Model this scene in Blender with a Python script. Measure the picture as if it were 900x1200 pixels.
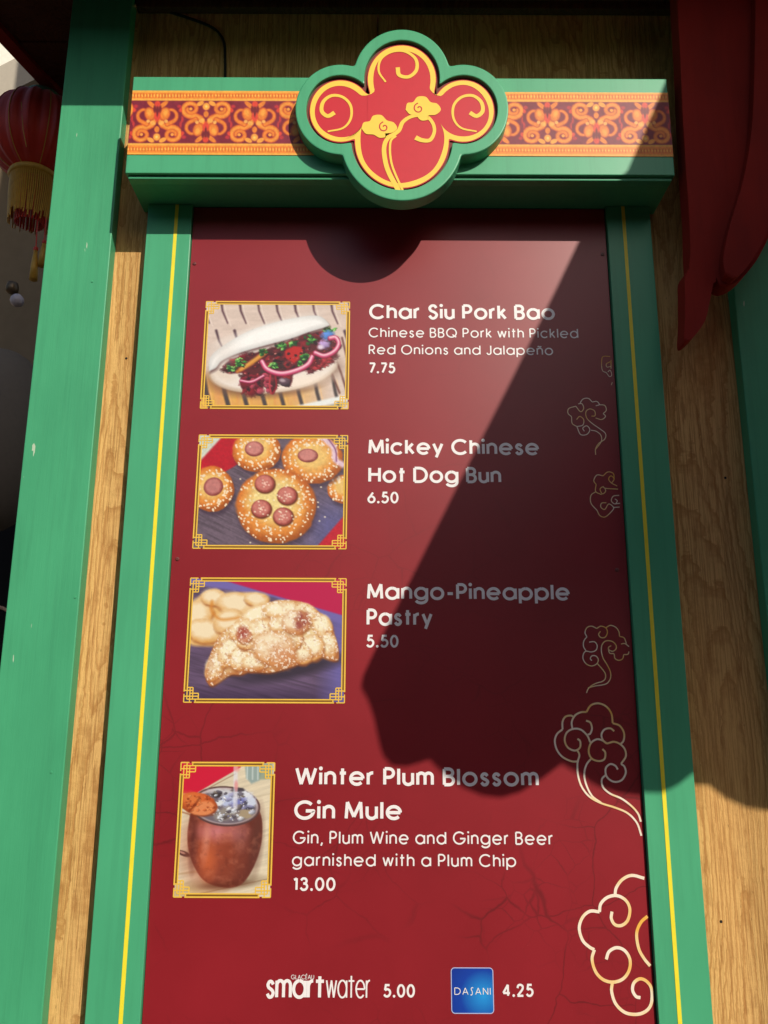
import bpy, bmesh, math, random
import numpy as np
from mathutils import Vector, Matrix

for o in list(bpy.data.objects):
    bpy.data.objects.remove(o)
S = bpy.context.scene
COL = S.collection
R = math.radians

# ------------------------------------------------------------------ camera
D = 1.65                      # camera to the sign plane
ZC = 1.45                     # eye height
PITCH = 13.3
ROLL = 0.24
F = 970.0                     # focal length in photo pixels (900 x 1200)
cam_d = bpy.data.cameras.new('camera')
cam = bpy.data.objects.new('camera', cam_d)
COL.objects.link(cam)
S.camera = cam
th, ro = R(PITCH), R(ROLL)
FW = Vector((0, math.cos(th), math.sin(th)))
UP0 = Vector((0, -math.sin(th), math.cos(th)))
RT0 = Vector((1, 0, 0))
RT = RT0 * math.cos(ro) + UP0 * math.sin(ro)
UP = UP0 * math.cos(ro) - RT0 * math.sin(ro)
CL = Vector((0, -D, ZC))
m = Matrix((RT, UP, -FW)).transposed().to_4x4()
m.translation = CL
cam.matrix_world = m
cam_d.sensor_fit = 'VERTICAL'
cam_d.sensor_height = 24.0
cam_d.lens = 24.0 * F / 1200.0
cam_d.clip_start = 0.02
cam_d.clip_end = 2000
S.render.resolution_x = 768
S.render.resolution_y = 1024

# ------------------------------------------------------------------ world, sun, exposure
SD = Vector((-0.58, 1.0, -0.68))         # travel direction of the sunlight
w = bpy.data.worlds.new('World')
S.world = w
w.use_nodes = True
nt = w.node_tree
bg = nt.nodes['Background']
sky = nt.nodes.new('ShaderNodeTexSky')
sky.sky_type = 'NISHITA'
sky.sun_disc = False
sel = math.atan2(0.68, math.hypot(0.58, 1.0))
sky.sun_elevation = sel
sky.sun_rotation = math.atan2(0.58, -1.0)
sky.air_density = 1.0
sky.dust_density = 1.6
nt.links.new(sky.outputs[0], bg.inputs[0])
bg.inputs[1].default_value = 0.10
sun_d = bpy.data.lights.new('sun', 'SUN')
sun_d.energy = 4.1
sun_d.angle = R(0.42)
sun_d.color = (1.0, 0.93, 0.80)
sun = bpy.data.objects.new('sun', sun_d)
COL.objects.link(sun)
sun.location = (3, -6, 6)
sun.rotation_euler = SD.to_track_quat('-Z', 'Y').to_euler()
S.view_settings.view_transform = 'Standard'
S.view_settings.look = 'None'
S.view_settings.exposure = 0.0
S.view_settings.gamma = 1.0
S.render.engine = 'CYCLES'


def ray(px, py):
    return FW * F + RT * (px - 450.0) + UP * (600.0 - py)


def at(px, py, Y=0.0):
    """point of the vertical plane y = Y seen at photo pixel px, py"""
    d = ray(px, py)
    return CL + d * ((Y + D) / d.y)


def atz(px, py, Z):
    d = ray(px, py)
    return CL + d * ((Z - ZC) / d.z)


def lin(c):
    return tuple(((v / 255.0) / 12.92) if v / 255.0 <= 0.04045 else (((v / 255.0) + 0.055) / 1.055) ** 2.4 for v in c)


# ------------------------------------------------------------------ object helpers
def thing(name, label, cat, loc=(0, 0, 0), group=None, kind=None):
    o = bpy.data.objects.new(name, None)
    COL.objects.link(o)
    o.location = loc
    o.empty_display_size = 0.05
    tag(o, label, cat, group, kind)
    return o


def tag(o, label=None, cat=None, group=None, kind=None):
    if label: o['label'] = label
    if cat: o['category'] = cat
    if group: o['group'] = group
    if kind: o['kind'] = kind
    return o


def wloc(p):
    v = Vector((0, 0, 0))
    while p is not None:
        v = v + Vector(p.location)
        p = p.parent
    return v


def obj(name, data, mat=None, parent=None, smooth=False):
    """data = bmesh or (verts, faces), in world coordinates; ONE mesh object"""
    me = bpy.data.meshes.new(name)
    if isinstance(data, bmesh.types.BMesh):
        bmesh.ops.recalc_face_normals(data, faces=data.faces)
        data.to_mesh(me)
        data.free()
    else:
        me.from_pydata([tuple(v) for v in data[0]], [], data[1])
    if smooth:
        me.polygons.foreach_set('use_smooth', [True] * len(me.polygons))
    me.update()
    if mat: me.materials.append(mat)
    o = bpy.data.objects.new(name, me)
    COL.objects.link(o)
    if parent:
        o.parent = parent
        o.location = -wloc(parent)
    return o


def add_box(bm, lo, hi, bev=0.0, segs=2):
    r = bmesh.ops.create_cube(bm, size=1.0)
    vs = r['verts']
    for v in vs:
        v.co = Vector([(lo[i] + hi[i]) / 2 + v.co[i] * (hi[i] - lo[i]) for i in range(3)])
    if bev > 0:
        es = list({e for v in vs for e in v.link_edges})
        bmesh.ops.bevel(bm, geom=es, offset=bev, segments=segs, affect='EDGES', profile=0.5)


def box(lo, hi, bev=0.0):
    bm = bmesh.new()
    add_box(bm, lo, hi, bev)
    return bm


def add_prism(bm, pts, y0, y1, bev=0.0):
    """closed outline of (x, z) extruded from y0 (front) to y1"""
    a = [bm.verts.new((p[0], y0, p[1])) for p in pts]
    b = [bm.verts.new((p[0], y1, p[1])) for p in pts]
    f = bm.faces.new(a)
    bm.faces.new(b[::-1])
    n = len(pts)
    for i in range(n):
        bm.faces.new((a[i], b[i], b[(i + 1) % n], a[(i + 1) % n]))
    if bev:
        bmesh.ops.bevel(bm, geom=list(f.edges), offset=bev, segments=2, affect='EDGES', profile=0.5)


def add_tube(bm, path, rad, n=8, cap=True):
    path = [Vector(p) for p in path]
    rings = []
    for i, p in enumerate(path):
        t = (path[min(i + 1, len(path) - 1)] - path[max(i - 1, 0)]).normalized()
        u = t.cross(Vector((0, 1, 0)))
        if u.length < 1e-4: u = t.cross(Vector((1, 0, 0)))
        u.normalize()
        v = t.cross(u)
        r = rad[i] if isinstance(rad, (list, tuple)) else rad
        rings.append([bm.verts.new(p + u * math.cos(2 * math.pi * k / n) * r + v * math.sin(2 * math.pi * k / n) * r) for k in range(n)])
    for a, b in zip(rings, rings[1:]):
        for k in range(n):
            bm.faces.new((a[k], a[(k + 1) % n], b[(k + 1) % n], b[k]))
    if cap:
        bm.faces.new(rings[0]); bm.faces.new(rings[-1][::-1])


def add_lathe(bm, c, prof, n=32, rib=0, ribd=0.0, cap=True):
    """profile of (radius, z) turned round a vertical axis through c"""
    rings = []
    for r, z in prof:
        ring = []
        for k in range(n):
            a = 2 * math.pi * k / n
            rr = r * (1 - ribd * (1 - abs(math.sin(rib * a / 2)))) if rib else r
            ring.append(bm.verts.new((c[0] + rr * math.cos(a), c[1] + rr * math.sin(a), c[2] + z)))
        rings.append(ring)
    for a, b in zip(rings, rings[1:]):
        for k in range(n):
            bm.faces.new((a[k], a[(k + 1) % n], b[(k + 1) % n], b[k]))
    if cap:
        bm.faces.new(rings[0][::-1]); bm.faces.new(rings[-1])


# ------------------------------------------------------------------ materials
class N:
    def __init__(self, name):
        self.m = bpy.data.materials.new(name)
        self.m.use_nodes = True
        self.t = self.m.node_tree
        self.b = self.t.nodes['Principled BSDF']
        self.co = None

    def n(self, typ, **kw):
        nd = self.t.nodes.new(typ)
        for k, v in kw.items():
            if k.startswith('i_'):
                nd.inputs[k[2:].replace('_', ' ')].default_value = v
            else:
                setattr(nd, k, v)
        return nd

    def l(self, a, b):
        self.t.links.new(a, b)

    def coords(self, scale=(1, 1, 1), loc=(0, 0, 0)):
        if self.co is None:
            self.co = self.n('ShaderNodeTexCoord')
        mp = self.n('ShaderNodeMapping')
        mp.inputs['Scale'].default_value = scale
        mp.inputs['Location'].default_value = loc
        self.l(self.co.outputs['Object'], mp.inputs['Vector'])
        return mp.outputs[0]

    def noise(self, scale=(1, 1, 1), s=1.0, detail=4, rough=0.55, dist=0.0, loc=(0, 0, 0)):
        nz = self.n('ShaderNodeTexNoise')
        nz.inputs['Scale'].default_value = s
        nz.inputs['Detail'].default_value = detail
        nz.inputs['Roughness'].default_value = rough
        nz.inputs['Distortion'].default_value = dist
        self.l(self.coords(scale, loc), nz.inputs['Vector'])
        return nz.outputs['Fac']

    def math(self, op, a, b=None, c=None):
        nd = self.n('ShaderNodeMath', operation=op)
        for i, v in enumerate((a, b, c)):
            if v is None: continue
            if isinstance(v, (int, float)): nd.inputs[i].default_value = v
            else: self.l(v, nd.inputs[i])
        return nd.outputs[0]

    def ramp(self, fac, stops):
        nd = self.n('ShaderNodeValToRGB')
        cr = nd.color_ramp
        while len(cr.elements) < len(stops): cr.elements.new(0.5)
        for e, (p, c) in zip(cr.elements, stops):
            e.position = p
            e.color = (c, c, c, 1) if isinstance(c, (int, float)) else (*c, 1)
        self.l(fac, nd.inputs[0])
        return nd.outputs[0]

    def mix(self, fac, a, b, mode='MIX'):
        nd = self.n('ShaderNodeMix', data_type='RGBA', blend_type=mode)
        for s, v in ((nd.inputs[0], fac), (nd.inputs[6], a), (nd.inputs[7], b)):
            if isinstance(v, (int, float)): s.default_value = v
            elif isinstance(v, tuple): s.default_value = (*v, 1)
            else: self.l(v, s)
        return nd.outputs[2]

    def set(self, color=None, rough=None, spec=None, metal=None):
        for k, v in (('Base Color', color), ('Roughness', rough), ('Specular IOR Level', spec), ('Metallic', metal)):
            if v is None: continue
            s = self.b.inputs[k]
            if isinstance(v, tuple): s.default_value = (*v, 1)
            elif isinstance(v, (int, float)): s.default_value = v
            else: self.l(v, s)

    def bump(self, h, strength=0.3, dist=0.001):
        nd = self.n('ShaderNodeBump')
        nd.inputs['Strength'].default_value = strength
        nd.inputs['Distance'].default_value = dist
        self.l(h, nd.inputs['Height'])
        self.l(nd.outputs[0], self.b.inputs['Normal'])


def paint(name, col, rough=0.45, var=0.12, grain=True, spec=0.4, chips=0.0):
    M = N(name)
    nz = M.noise((1, 1, 0.35), 9, 5)
    c = M.mix(M.ramp(nz, [(0.3, 0.0), (0.7, 1.0)]), tuple(v * (1 - var) for v in col), tuple(min(1, v * (1 + var)) for v in col))
    d = M.noise((60, 60, 3), 1, 5, 0.7)
    c = M.mix(M.ramp(d, [(0.36, 0.25), (0.5, 0.0)]), c, tuple(v * 0.7 for v in col))
    if chips:
        ch = M.noise((48, 48, 12), 1, 3, 0.6, loc=(3, 1, 7))
        c = M.mix(M.ramp(ch, [(0.725, 0.0), (0.745, chips)]), c, (0.62, 0.66, 0.52))
        st = M.noise((30, 30, 2.0), 1, 2, 0.5, loc=(9, 4, 2))
        c = M.mix(M.ramp(st, [(0.70, 0.0), (0.80, 0.35)]), c, tuple(v * 0.55 for v in col))
    M.set(c, M.math('MULTIPLY_ADD', nz, 0.2, rough - 0.1), spec)
    if grain:
        g = M.noise((170, 170, 5), 1, 6, 0.7)
        f = M.noise((40, 40, 30), 1, 3)
        M.bump(M.math('ADD', g, M.math('MULTIPLY', f, 0.5)), 0.35, 0.0012)
    return M.m


def wood(name, c_lo, c_hi, c_dark, seed=0.0):
    M = N(name)
    big = M.noise((5.5, 5.5, 0.55), 1, 2, 0.4, 0.2, loc=(seed, seed * 2, seed * .7))
    rip = M.noise((26, 26, 48), 1, 3, 0.6, loc=(seed, 1, 2))
    ring = M.math('FRACT', M.math('ADD', M.math('MULTIPLY', big, 52.0), M.math('MULTIPLY', rip, 0.9)))
    fib = M.noise((330, 330, 7), 1, 6, 0.75, loc=(seed, 0, 0))
    fib2 = M.noise((90, 90, 14), 1, 5, 0.65, loc=(0, seed, 0))
    blot = M.noise((3, 3, 0.9), 1, 4, 0.6, loc=(seed, 4, 1))
    c = M.mix(M.ramp(ring, [(0.0, 0.0), (0.55, 0.15), (0.9, 1.0), (1.0, 0.1)]), c_hi, tuple(c_lo[k] * .6 + c_dark[k] * .4 for k in range(3)))
    c = M.mix(M.ramp(fib, [(0.38, 0.75), (0.53, 0.0)]), c, c_dark)
    c = M.mix(M.ramp(fib2, [(0.34, 0.7), (0.48, 0.0)]), c, c_dark)
    c = M.mix(M.ramp(blot, [(0.35, 0.35), (0.6, 0.0)]), c, c_lo)
    vor = M.n('ShaderNodeTexVoronoi')
    vor.inputs['Scale'].default_value = 1.0
    M.l(M.coords((60, 60, 22), (seed, 0, seed)), vor.inputs['Vector'])
    c = M.mix(M.ramp(vor.outputs['Distance'], [(0.03, 0.5), (0.08, 0.0)]), c, tuple(v * 0.5 for v in c_dark))
    M.set(c, 0.75, 0.2)
    h = M.math('ADD', M.math('MULTIPLY', ring, 0.9), M.math('ADD', fib, M.math('MULTIPLY', fib2, 0.8)))
    M.bump(h, 0.8, 0.0028)
    return M.m


def flat(name, col, rough=0.6, spec=0.3, metal=0.0, var=0.1, scale=40):
    M = N(name)
    nz = M.noise((1, 1, 1), scale, 4)
    c = M.mix(nz, tuple(v * (1 - var) for v in col), tuple(min(1, v * (1 + var)) for v in col))
    M.set(c, rough, spec, metal)
    M.bump(M.noise((1, 1, 1), scale * 4, 3), 0.15, 0.0006)
    return M.m


GREEN = paint('green_paint', (0.056, 0.345, 0.165), 0.5, 0.09, chips=0.7)
GREEN_S = paint('smooth_green_paint', (0.066, 0.37, 0.185), 0.42, 0.05, grain=False)
WOOD = wood('rough_plywood', (0.60, 0.315, 0.10), (0.76, 0.455, 0.165), (0.36, 0.155, 0.042), 2.0)
YEL = flat('yellow_stripe_paint', (0.84, 0.71, 0.035), 0.45, 0.4)
BROWN_RED = paint('oxblood_timber_paint', (0.27, 0.020, 0.012), 0.75, 0.2, spec=0.15)
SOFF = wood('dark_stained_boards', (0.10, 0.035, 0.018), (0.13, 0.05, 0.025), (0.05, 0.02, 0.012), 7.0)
WHITE_T = flat('white_lettering', (0.84, 0.80, 0.80), 0.4, 0.5, var=0.02)
GREYW = flat('taupe_stucco', (0.17, 0.13, 0.085), 0.9, 0.2, var=0.15, scale=12)
BLACK = flat('doorway_dark_black', (0.010, 0.009, 0.008), 0.8, 0.2)
STEEL = flat('dull_steel', (0.35, 0.32, 0.30), 0.4, 0.5, 0.8)
CABLE = flat('black_cable_rubber', (0.012, 0.011, 0.010), 0.6, 0.3)


def panel_mat():
    M = N('oxblood_sign_print')
    base, dark = (0.28, 0.012, 0.020), (0.21, 0.008, 0.013)
    nz = M.noise((1, 1, 1), 2.2, 5, 0.6)
    c = M.mix(M.ramp(nz, [(0.3, 0.0), (0.7, 1.0)]), dark, base)
    # printed crackle, thin broken lines
    wob = M.n('ShaderNodeTexNoise')
    wob.inputs['Scale'].default_value = 11
    wob.inputs['Detail'].default_value = 4
    M.l(M.coords(), wob.inputs['Vector'])
    vm = M.n('ShaderNodeVectorMath', operation='MULTIPLY_ADD')
    M.l(wob.outputs['Color'], vm.inputs[0])
    vm.inputs[1].default_value = (0.05, 0.0, 0.05)
    M.l(M.coords(), vm.inputs[2])
    fl = M.n('ShaderNodeVectorMath', operation='MULTIPLY')
    M.l(vm.outputs[0], fl.inputs[0])
    fl.inputs[1].default_value = (1, 0, 1)
    v1 = M.n('ShaderNodeTexVoronoi', feature='DISTANCE_TO_EDGE')
    v1.inputs['Scale'].default_value = 8.5
    M.l(fl.outputs[0], v1.inputs['Vector'])
    v2 = M.n('ShaderNodeTexVoronoi', feature='DISTANCE_TO_EDGE')
    v2.inputs['Scale'].default_value = 23
    M.l(fl.outputs[0], v2.inputs['Vector'])
    cr = M.math('MAXIMUM', M.ramp(v1.outputs['Distance'], [(0.003, 1.0), (0.014, 0.0)]),
                M.math('MULTIPLY', M.ramp(v2.outputs['Distance'], [(0.008, 0.9), (0.03, 0.0)]),
                       M.ramp(M.noise((1, 1, 1), 4.0, 2, loc=(5, 0, 1)), [(0.50, 0.0), (0.62, 1.0)])))
    patch = M.ramp(M.noise((1, 1, 1), 3.1, 3, 0.6, loc=(1, 0, 3.3)), [(0.46, 0.04), (0.60, 1.0)])
    sx = M.n('ShaderNodeSeparateXYZ')
    M.l(M.coords(), sx.inputs[0])
    low = M.ramp(M.math('MULTIPLY_ADD', sx.outputs['Z'], -1.333, 2.53), [(0.0, 0.08), (0.55, 0.3), (0.95, 0.5)])
    f = M.math('MULTIPLY', M.math('MULTIPLY', cr, patch), low)
    c = M.mix(f, c, (0.045, 0.006, 0.006))
    sp = M.noise((1, 1, 1), 420, 2, 0.7)
    c = M.mix(M.ramp(sp, [(0.66, 0.0), (0.74, 0.12)]), c, (0.6, 0.35, 0.3))
    M.set(c, 0.40, 0.52)
    M.bump(M.noise((1, 1, 1), 900, 2), 0.08, 0.0003)
    return M.m


PANEL = panel_mat()


def gold_line_mat():
    M = N('cream_to_gold_print')
    nz = M.noise((1, 1, 1), 14, 2, 0.5)
    M.set(M.ramp(nz, [(0.36, (0.85, 0.45, 0.08)), (0.46, (0.85, 0.62, 0.30)), (0.56, (0.88, 0.76, 0.62))]), 0.4, 0.4)
    return M.m


GOLDL = gold_line_mat()
GOLD = flat('gold_border_print', (0.80, 0.50, 0.07), 0.4, 0.4, var=0.1)
GOLDD = flat('dark_gold_border_print', (0.20, 0.085, 0.012), 0.5, 0.4)


def print_mat(name, rough=0.42):
    M = N(name)
    a = M.n('ShaderNodeVertexColor', layer_name='print')
    sp = M.noise((1, 1, 1), 700, 2, 0.6)
    c = M.mix(M.ramp(sp, [(0.3, 0.05), (0.6, 0.0)]), a.outputs[0], (0.1, 0.08, 0.08))
    M.set(c, rough, 0.45)
    return M.m


PRINT = print_mat('printed_vinyl')
BAND = print_mat('printed_brocade_band', 0.5)


# ------------------------------------------------------------------ flat print painter (numpy, one colour per grid point)
def hashn(ix, iy, s):
    h = (ix.astype(np.int64) * 374761393 + iy.astype(np.int64) * 668265263 + s * 974634777) & 0x7fffffff
    h = ((h ^ (h >> 13)) * 1274126177) & 0x7fffffff
    return ((h ^ (h >> 16)) & 0xffff) / 65535.0


def vnoise(x, y, s=0):
    ix, iy = np.floor(x), np.floor(y)
    fx, fy = x - ix, y - iy
    fx, fy = fx * fx * (3 - 2 * fx), fy * fy * (3 - 2 * fy)
    a, b = hashn(ix, iy, s), hashn(ix + 1, iy, s)
    c, d = hashn(ix, iy + 1, s), hashn(ix + 1, iy + 1, s)
    return (a * (1 - fx) + b * fx) * (1 - fy) + (c * (1 - fx) + d * fx) * fy


def fbm(x, y, s=0, o=4):
    t, a, n = 0, 1.0, 0
    for k in range(o):
        t = t + a * vnoise(x * 2 ** k, y * 2 ** k, s + k); n += a; a *= 0.55
    return t / n


class Pic:
    def __init__(self, X, Y, base):
        self.X, self.Y = X, Y
        self.c = np.zeros(X.shape + (3,)) + np.array(base, float)

    def put(self, mask, col):
        col = np.array(col, float) if not isinstance(col, np.ndarray) else col
        self.c = self.c * (1 - mask[..., None]) + col * mask[..., None]

    def ell(self, cx, cy, rx, ry, col, rot=0, soft=0.06, wob=0.0, seed=0, shade=0.0, alpha=1.0):
        a = R(rot)
        dx, dy = self.X - cx, self.Y - cy
        u = (dx * math.cos(a) + dy * math.sin(a)) / rx
        v = (-dx * math.sin(a) + dy * math.cos(a)) / ry
        r = np.sqrt(u * u + v * v)
        if wob: r = r + wob * (fbm(self.X / (rx * .35), self.Y / (ry * .35), seed, 3) - 0.5) * 2
        mk = np.clip((1 + soft - r) / (2 * soft), 0, 1) * alpha
        c = np.zeros(self.X.shape + (3,)) + np.array(col, float)
        if shade:
            c = c * (1 + shade * (-(u * .45 + v * .75)) - shade * .5 * r * r)[..., None]
        self.put(mk, c)
        return mk, r

    def seg(self, pts, wd, col, soft=1.5, alpha=1.0, w1=None):
        best = np.full(self.X.shape, 1e9)
        n = len(pts) - 1
        for i, ((x0, y0), (x1, y1)) in enumerate(zip(pts, pts[1:])):
            dx, dy = x1 - x0, y1 - y0
            t = np.clip(((self.X - x0) * dx + (self.Y - y0) * dy) / (dx * dx + dy * dy + 1e-9), 0, 1)
            ww = wd if w1 is None else wd + (w1 - wd) * (i + t) / n
            best = np.minimum(best, np.hypot(self.X - x0 - t * dx, self.Y - y0 - t * dy) - ww / 2)
        mk = np.clip(0.5 - best / (2 * soft), 0, 1) * alpha
        self.put(mk, col)
        return mk, best

    def poly(self, pts, col, soft=3.0, alpha=1.0, shadefn=None):
        inside = np.zeros(self.X.shape, bool)
        best = np.full(self.X.shape, 1e9)
        n = len(pts)
        for i in range(n):
            x0, y0 = pts[i]; x1, y1 = pts[(i + 1) % n]
            dx, dy = x1 - x0, y1 - y0
            t = np.clip(((self.X - x0) * dx + (self.Y - y0) * dy) / (dx * dx + dy * dy + 1e-9), 0, 1)
            best = np.minimum(best, np.hypot(self.X - x0 - t * dx, self.Y - y0 - t * dy))
            if y0 != y1:
                cr = ((y0 > self.Y) != (y1 > self.Y)) & (self.X < dx * (self.Y - y0) / dy + x0)
                inside ^= cr
        sd = np.where(inside, -best, best)
        mk = np.clip(0.5 - sd / (2 * soft), 0, 1) * alpha
        c = np.zeros(self.X.shape + (3,)) + np.array(col, float)
        if shadefn is not None: c = c * shadefn(self.X, self.Y, -sd)[..., None]
        self.put(mk, c)
        return mk, sd


def spl(pts, n=8):
    """Catmull-Rom through the points"""
    P = [Vector((p[0], p[1])) for p in pts]
    if len(P) < 3: return [tuple(p) for p in P]
    out = []
    Q = [P[0] * 2 - P[1]] + P + [P[-1] * 2 - P[-2]]
    for i in range(1, len(Q) - 2):
        for k in range(n):
            t = k / n
            a, b, c, d = Q[i - 1], Q[i], Q[i + 1], Q[i + 2]
            out.append(tuple(0.5 * ((2 * b) + (c - a) * t + (2 * a - 5 * b + 4 * c - d) * t * t + (3 * b - a - 3 * c + d) * t ** 3)))
    out.append(tuple(P[-1]))
    return out


def print_sheet(name, corners, org, sc, Y, painter, dens, mat, parent):
    """corners TL,TR,BR,BL in zoom coordinates (org + z/sc = photo pixel)"""
    (ax, ay), (bx, by), (cx, cy), (dx, dy) = corners
    wpx = (bx - ax) / sc; hpx = (dy - ay) / sc
    nu, nv = int(wpx * dens) + 1, int(hpx * dens) + 1
    u, v = np.meshgrid(np.linspace(0, 1, nu), np.linspace(0, 1, nv))
    X = (ax * (1 - u) + bx * u) * (1 - v) + (dx * (1 - u) + cx * u) * v
    Yz = (ay * (1 - u) + by * u) * (1 - v) + (dy * (1 - u) + cy * u) * v
    col = np.clip(painter(X, Yz), 0, 255) / 255.0 * 0.95
    col = np.where(col <= 0.04045, col / 12.92, ((col + 0.055) / 1.055) ** 2.4)
    # a true rectangle on the plane
    p0 = at(org[0] + ax / sc, org[1] + ay / sc, Y); p1 = at(org[0] + bx / sc, org[1] + by / sc, Y)
    p2 = at(org[0] + cx / sc, org[1] + cy / sc, Y); p3 = at(org[0] + dx / sc, org[1] + dy / sc, Y)
    x0, x1 = (p0.x + p3.x) / 2, (p1.x + p2.x) / 2
    z0, z1 = (p0.z + p1.z) / 2, (p2.z + p3.z) / 2
    px = org[0] + X / sc; py = org[1] + Yz / sc
    # perspective-correct row heights
    zz = np.array([at(float(px[j, nu // 2]), float(py[j, nu // 2]), Y).z for j in range(nv)])
    zz = z0 + (zz - zz[0]) * (z1 - z0) / (zz[-1] - zz[0])
    vs = np.empty((nv, nu, 3))
    vs[..., 0] = x0 + (x1 - x0) * u
    vs[..., 1] = Y
    vs[..., 2] = zz[:, None]
    me = bpy.data.meshes.new(name)
    nf = (nu - 1) * (nv - 1)
    me.vertices.add(nu * nv)
    me.vertices.foreach_set('co', vs.reshape(-1))
    jj, ii = np.meshgrid(np.arange(nv - 1), np.arange(nu - 1), indexing='ij')
    a = (jj * nu + ii).reshape(-1)
    quads = np.stack([a, a + nu, a + nu + 1, a + 1], 1).astype(np.int32)
    me.loops.add(nf * 4)
    me.loops.foreach_set('vertex_index', quads.reshape(-1))
    me.polygons.add(nf)
    me.polygons.foreach_set('loop_start', np.arange(0, nf * 4, 4, dtype=np.int32))
    me.update(calc_edges=True)
    at_ = me.color_attributes.new('print', 'FLOAT_COLOR', 'POINT')
    rgba = np.ones((nu * nv, 4), np.float32)
    rgba[:, :3] = col.reshape(-1, 3)
    at_.data.foreach_set('color', rgba.reshape(-1))
    me.materials.append(mat)
    me.update()
    o = bpy.data.objects.new(name, me)
    COL.objects.link(o)
    o.parent = parent
    o.location = -wloc(parent)
    return o, (x0, x1, z1, z0)


# ------------------------------------------------------------------ flat ribbons (lettering, borders, line ornaments)
def ribbon(V, Fc, pts, wd, Y, layer, closed=False, taper=None):
    """pts in (x, z) metres; layer lifts each stroke so that crossing strokes never share a plane"""
    P = [Vector(p) for p in pts]
    Q = [P[0]]
    for p in P[1:]:
        if (p - Q[-1]).length > 1e-6: Q.append(p)
    P = Q
    n = len(P)
    if n < 2: return
    y = Y - 0.00004 * layer
    base = len(V)
    for i in range(n):
        if closed:
            a, b, c = P[(i - 1) % n], P[i], P[(i + 1) % n]
        else:
            a, b, c = P[max(i - 1, 0)], P[i], P[min(i + 1, n - 1)]
        d0 = (b - a).normalized() if (b - a).length > 1e-9 else (c - b).normalized()
        d1 = (c - b).normalized() if (c - b).length > 1e-9 else d0
        t = d0 + d1
        if t.length < 1e-6: t = d0
        t.normalize()
        nn = Vector((-t.y, t.x))
        k = 1 / max(0.45, nn.dot(Vector((-d0.y, d0.x))))
        hw = wd / 2 * k
        if taper: hw *= taper(i / (n - 1))
        V.append((b.x + nn.x * hw, y, b.y + nn.y * hw))
        V.append((b.x - nn.x * hw, y, b.y - nn.y * hw))
    m_ = n if closed else n - 1
    for i in range(m_):
        j = (i + 1) % n
        Fc.append((base + 2 * i, base + 2 * i + 1, base + 2 * j + 1, base + 2 * j))


def disc(V, Fc, c, r, Y, layer, n=14):
    base = len(V)
    for k in range(n):
        a = -2 * math.pi * k / n
        V.append((c[0] + r * math.cos(a), Y - 0.00004 * layer, c[1] + r * math.sin(a)))
    Fc.append(tuple(range(base, base + n)))


def arc(cx, cy, rx, ry, a0, a1, n=16):
    return [(cx + rx * math.cos(R(a0 + (a1 - a0) * k / n)), cy + ry * math.sin(R(a0 + (a1 - a0) * k / n))) for k in range(n + 1)]


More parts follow.
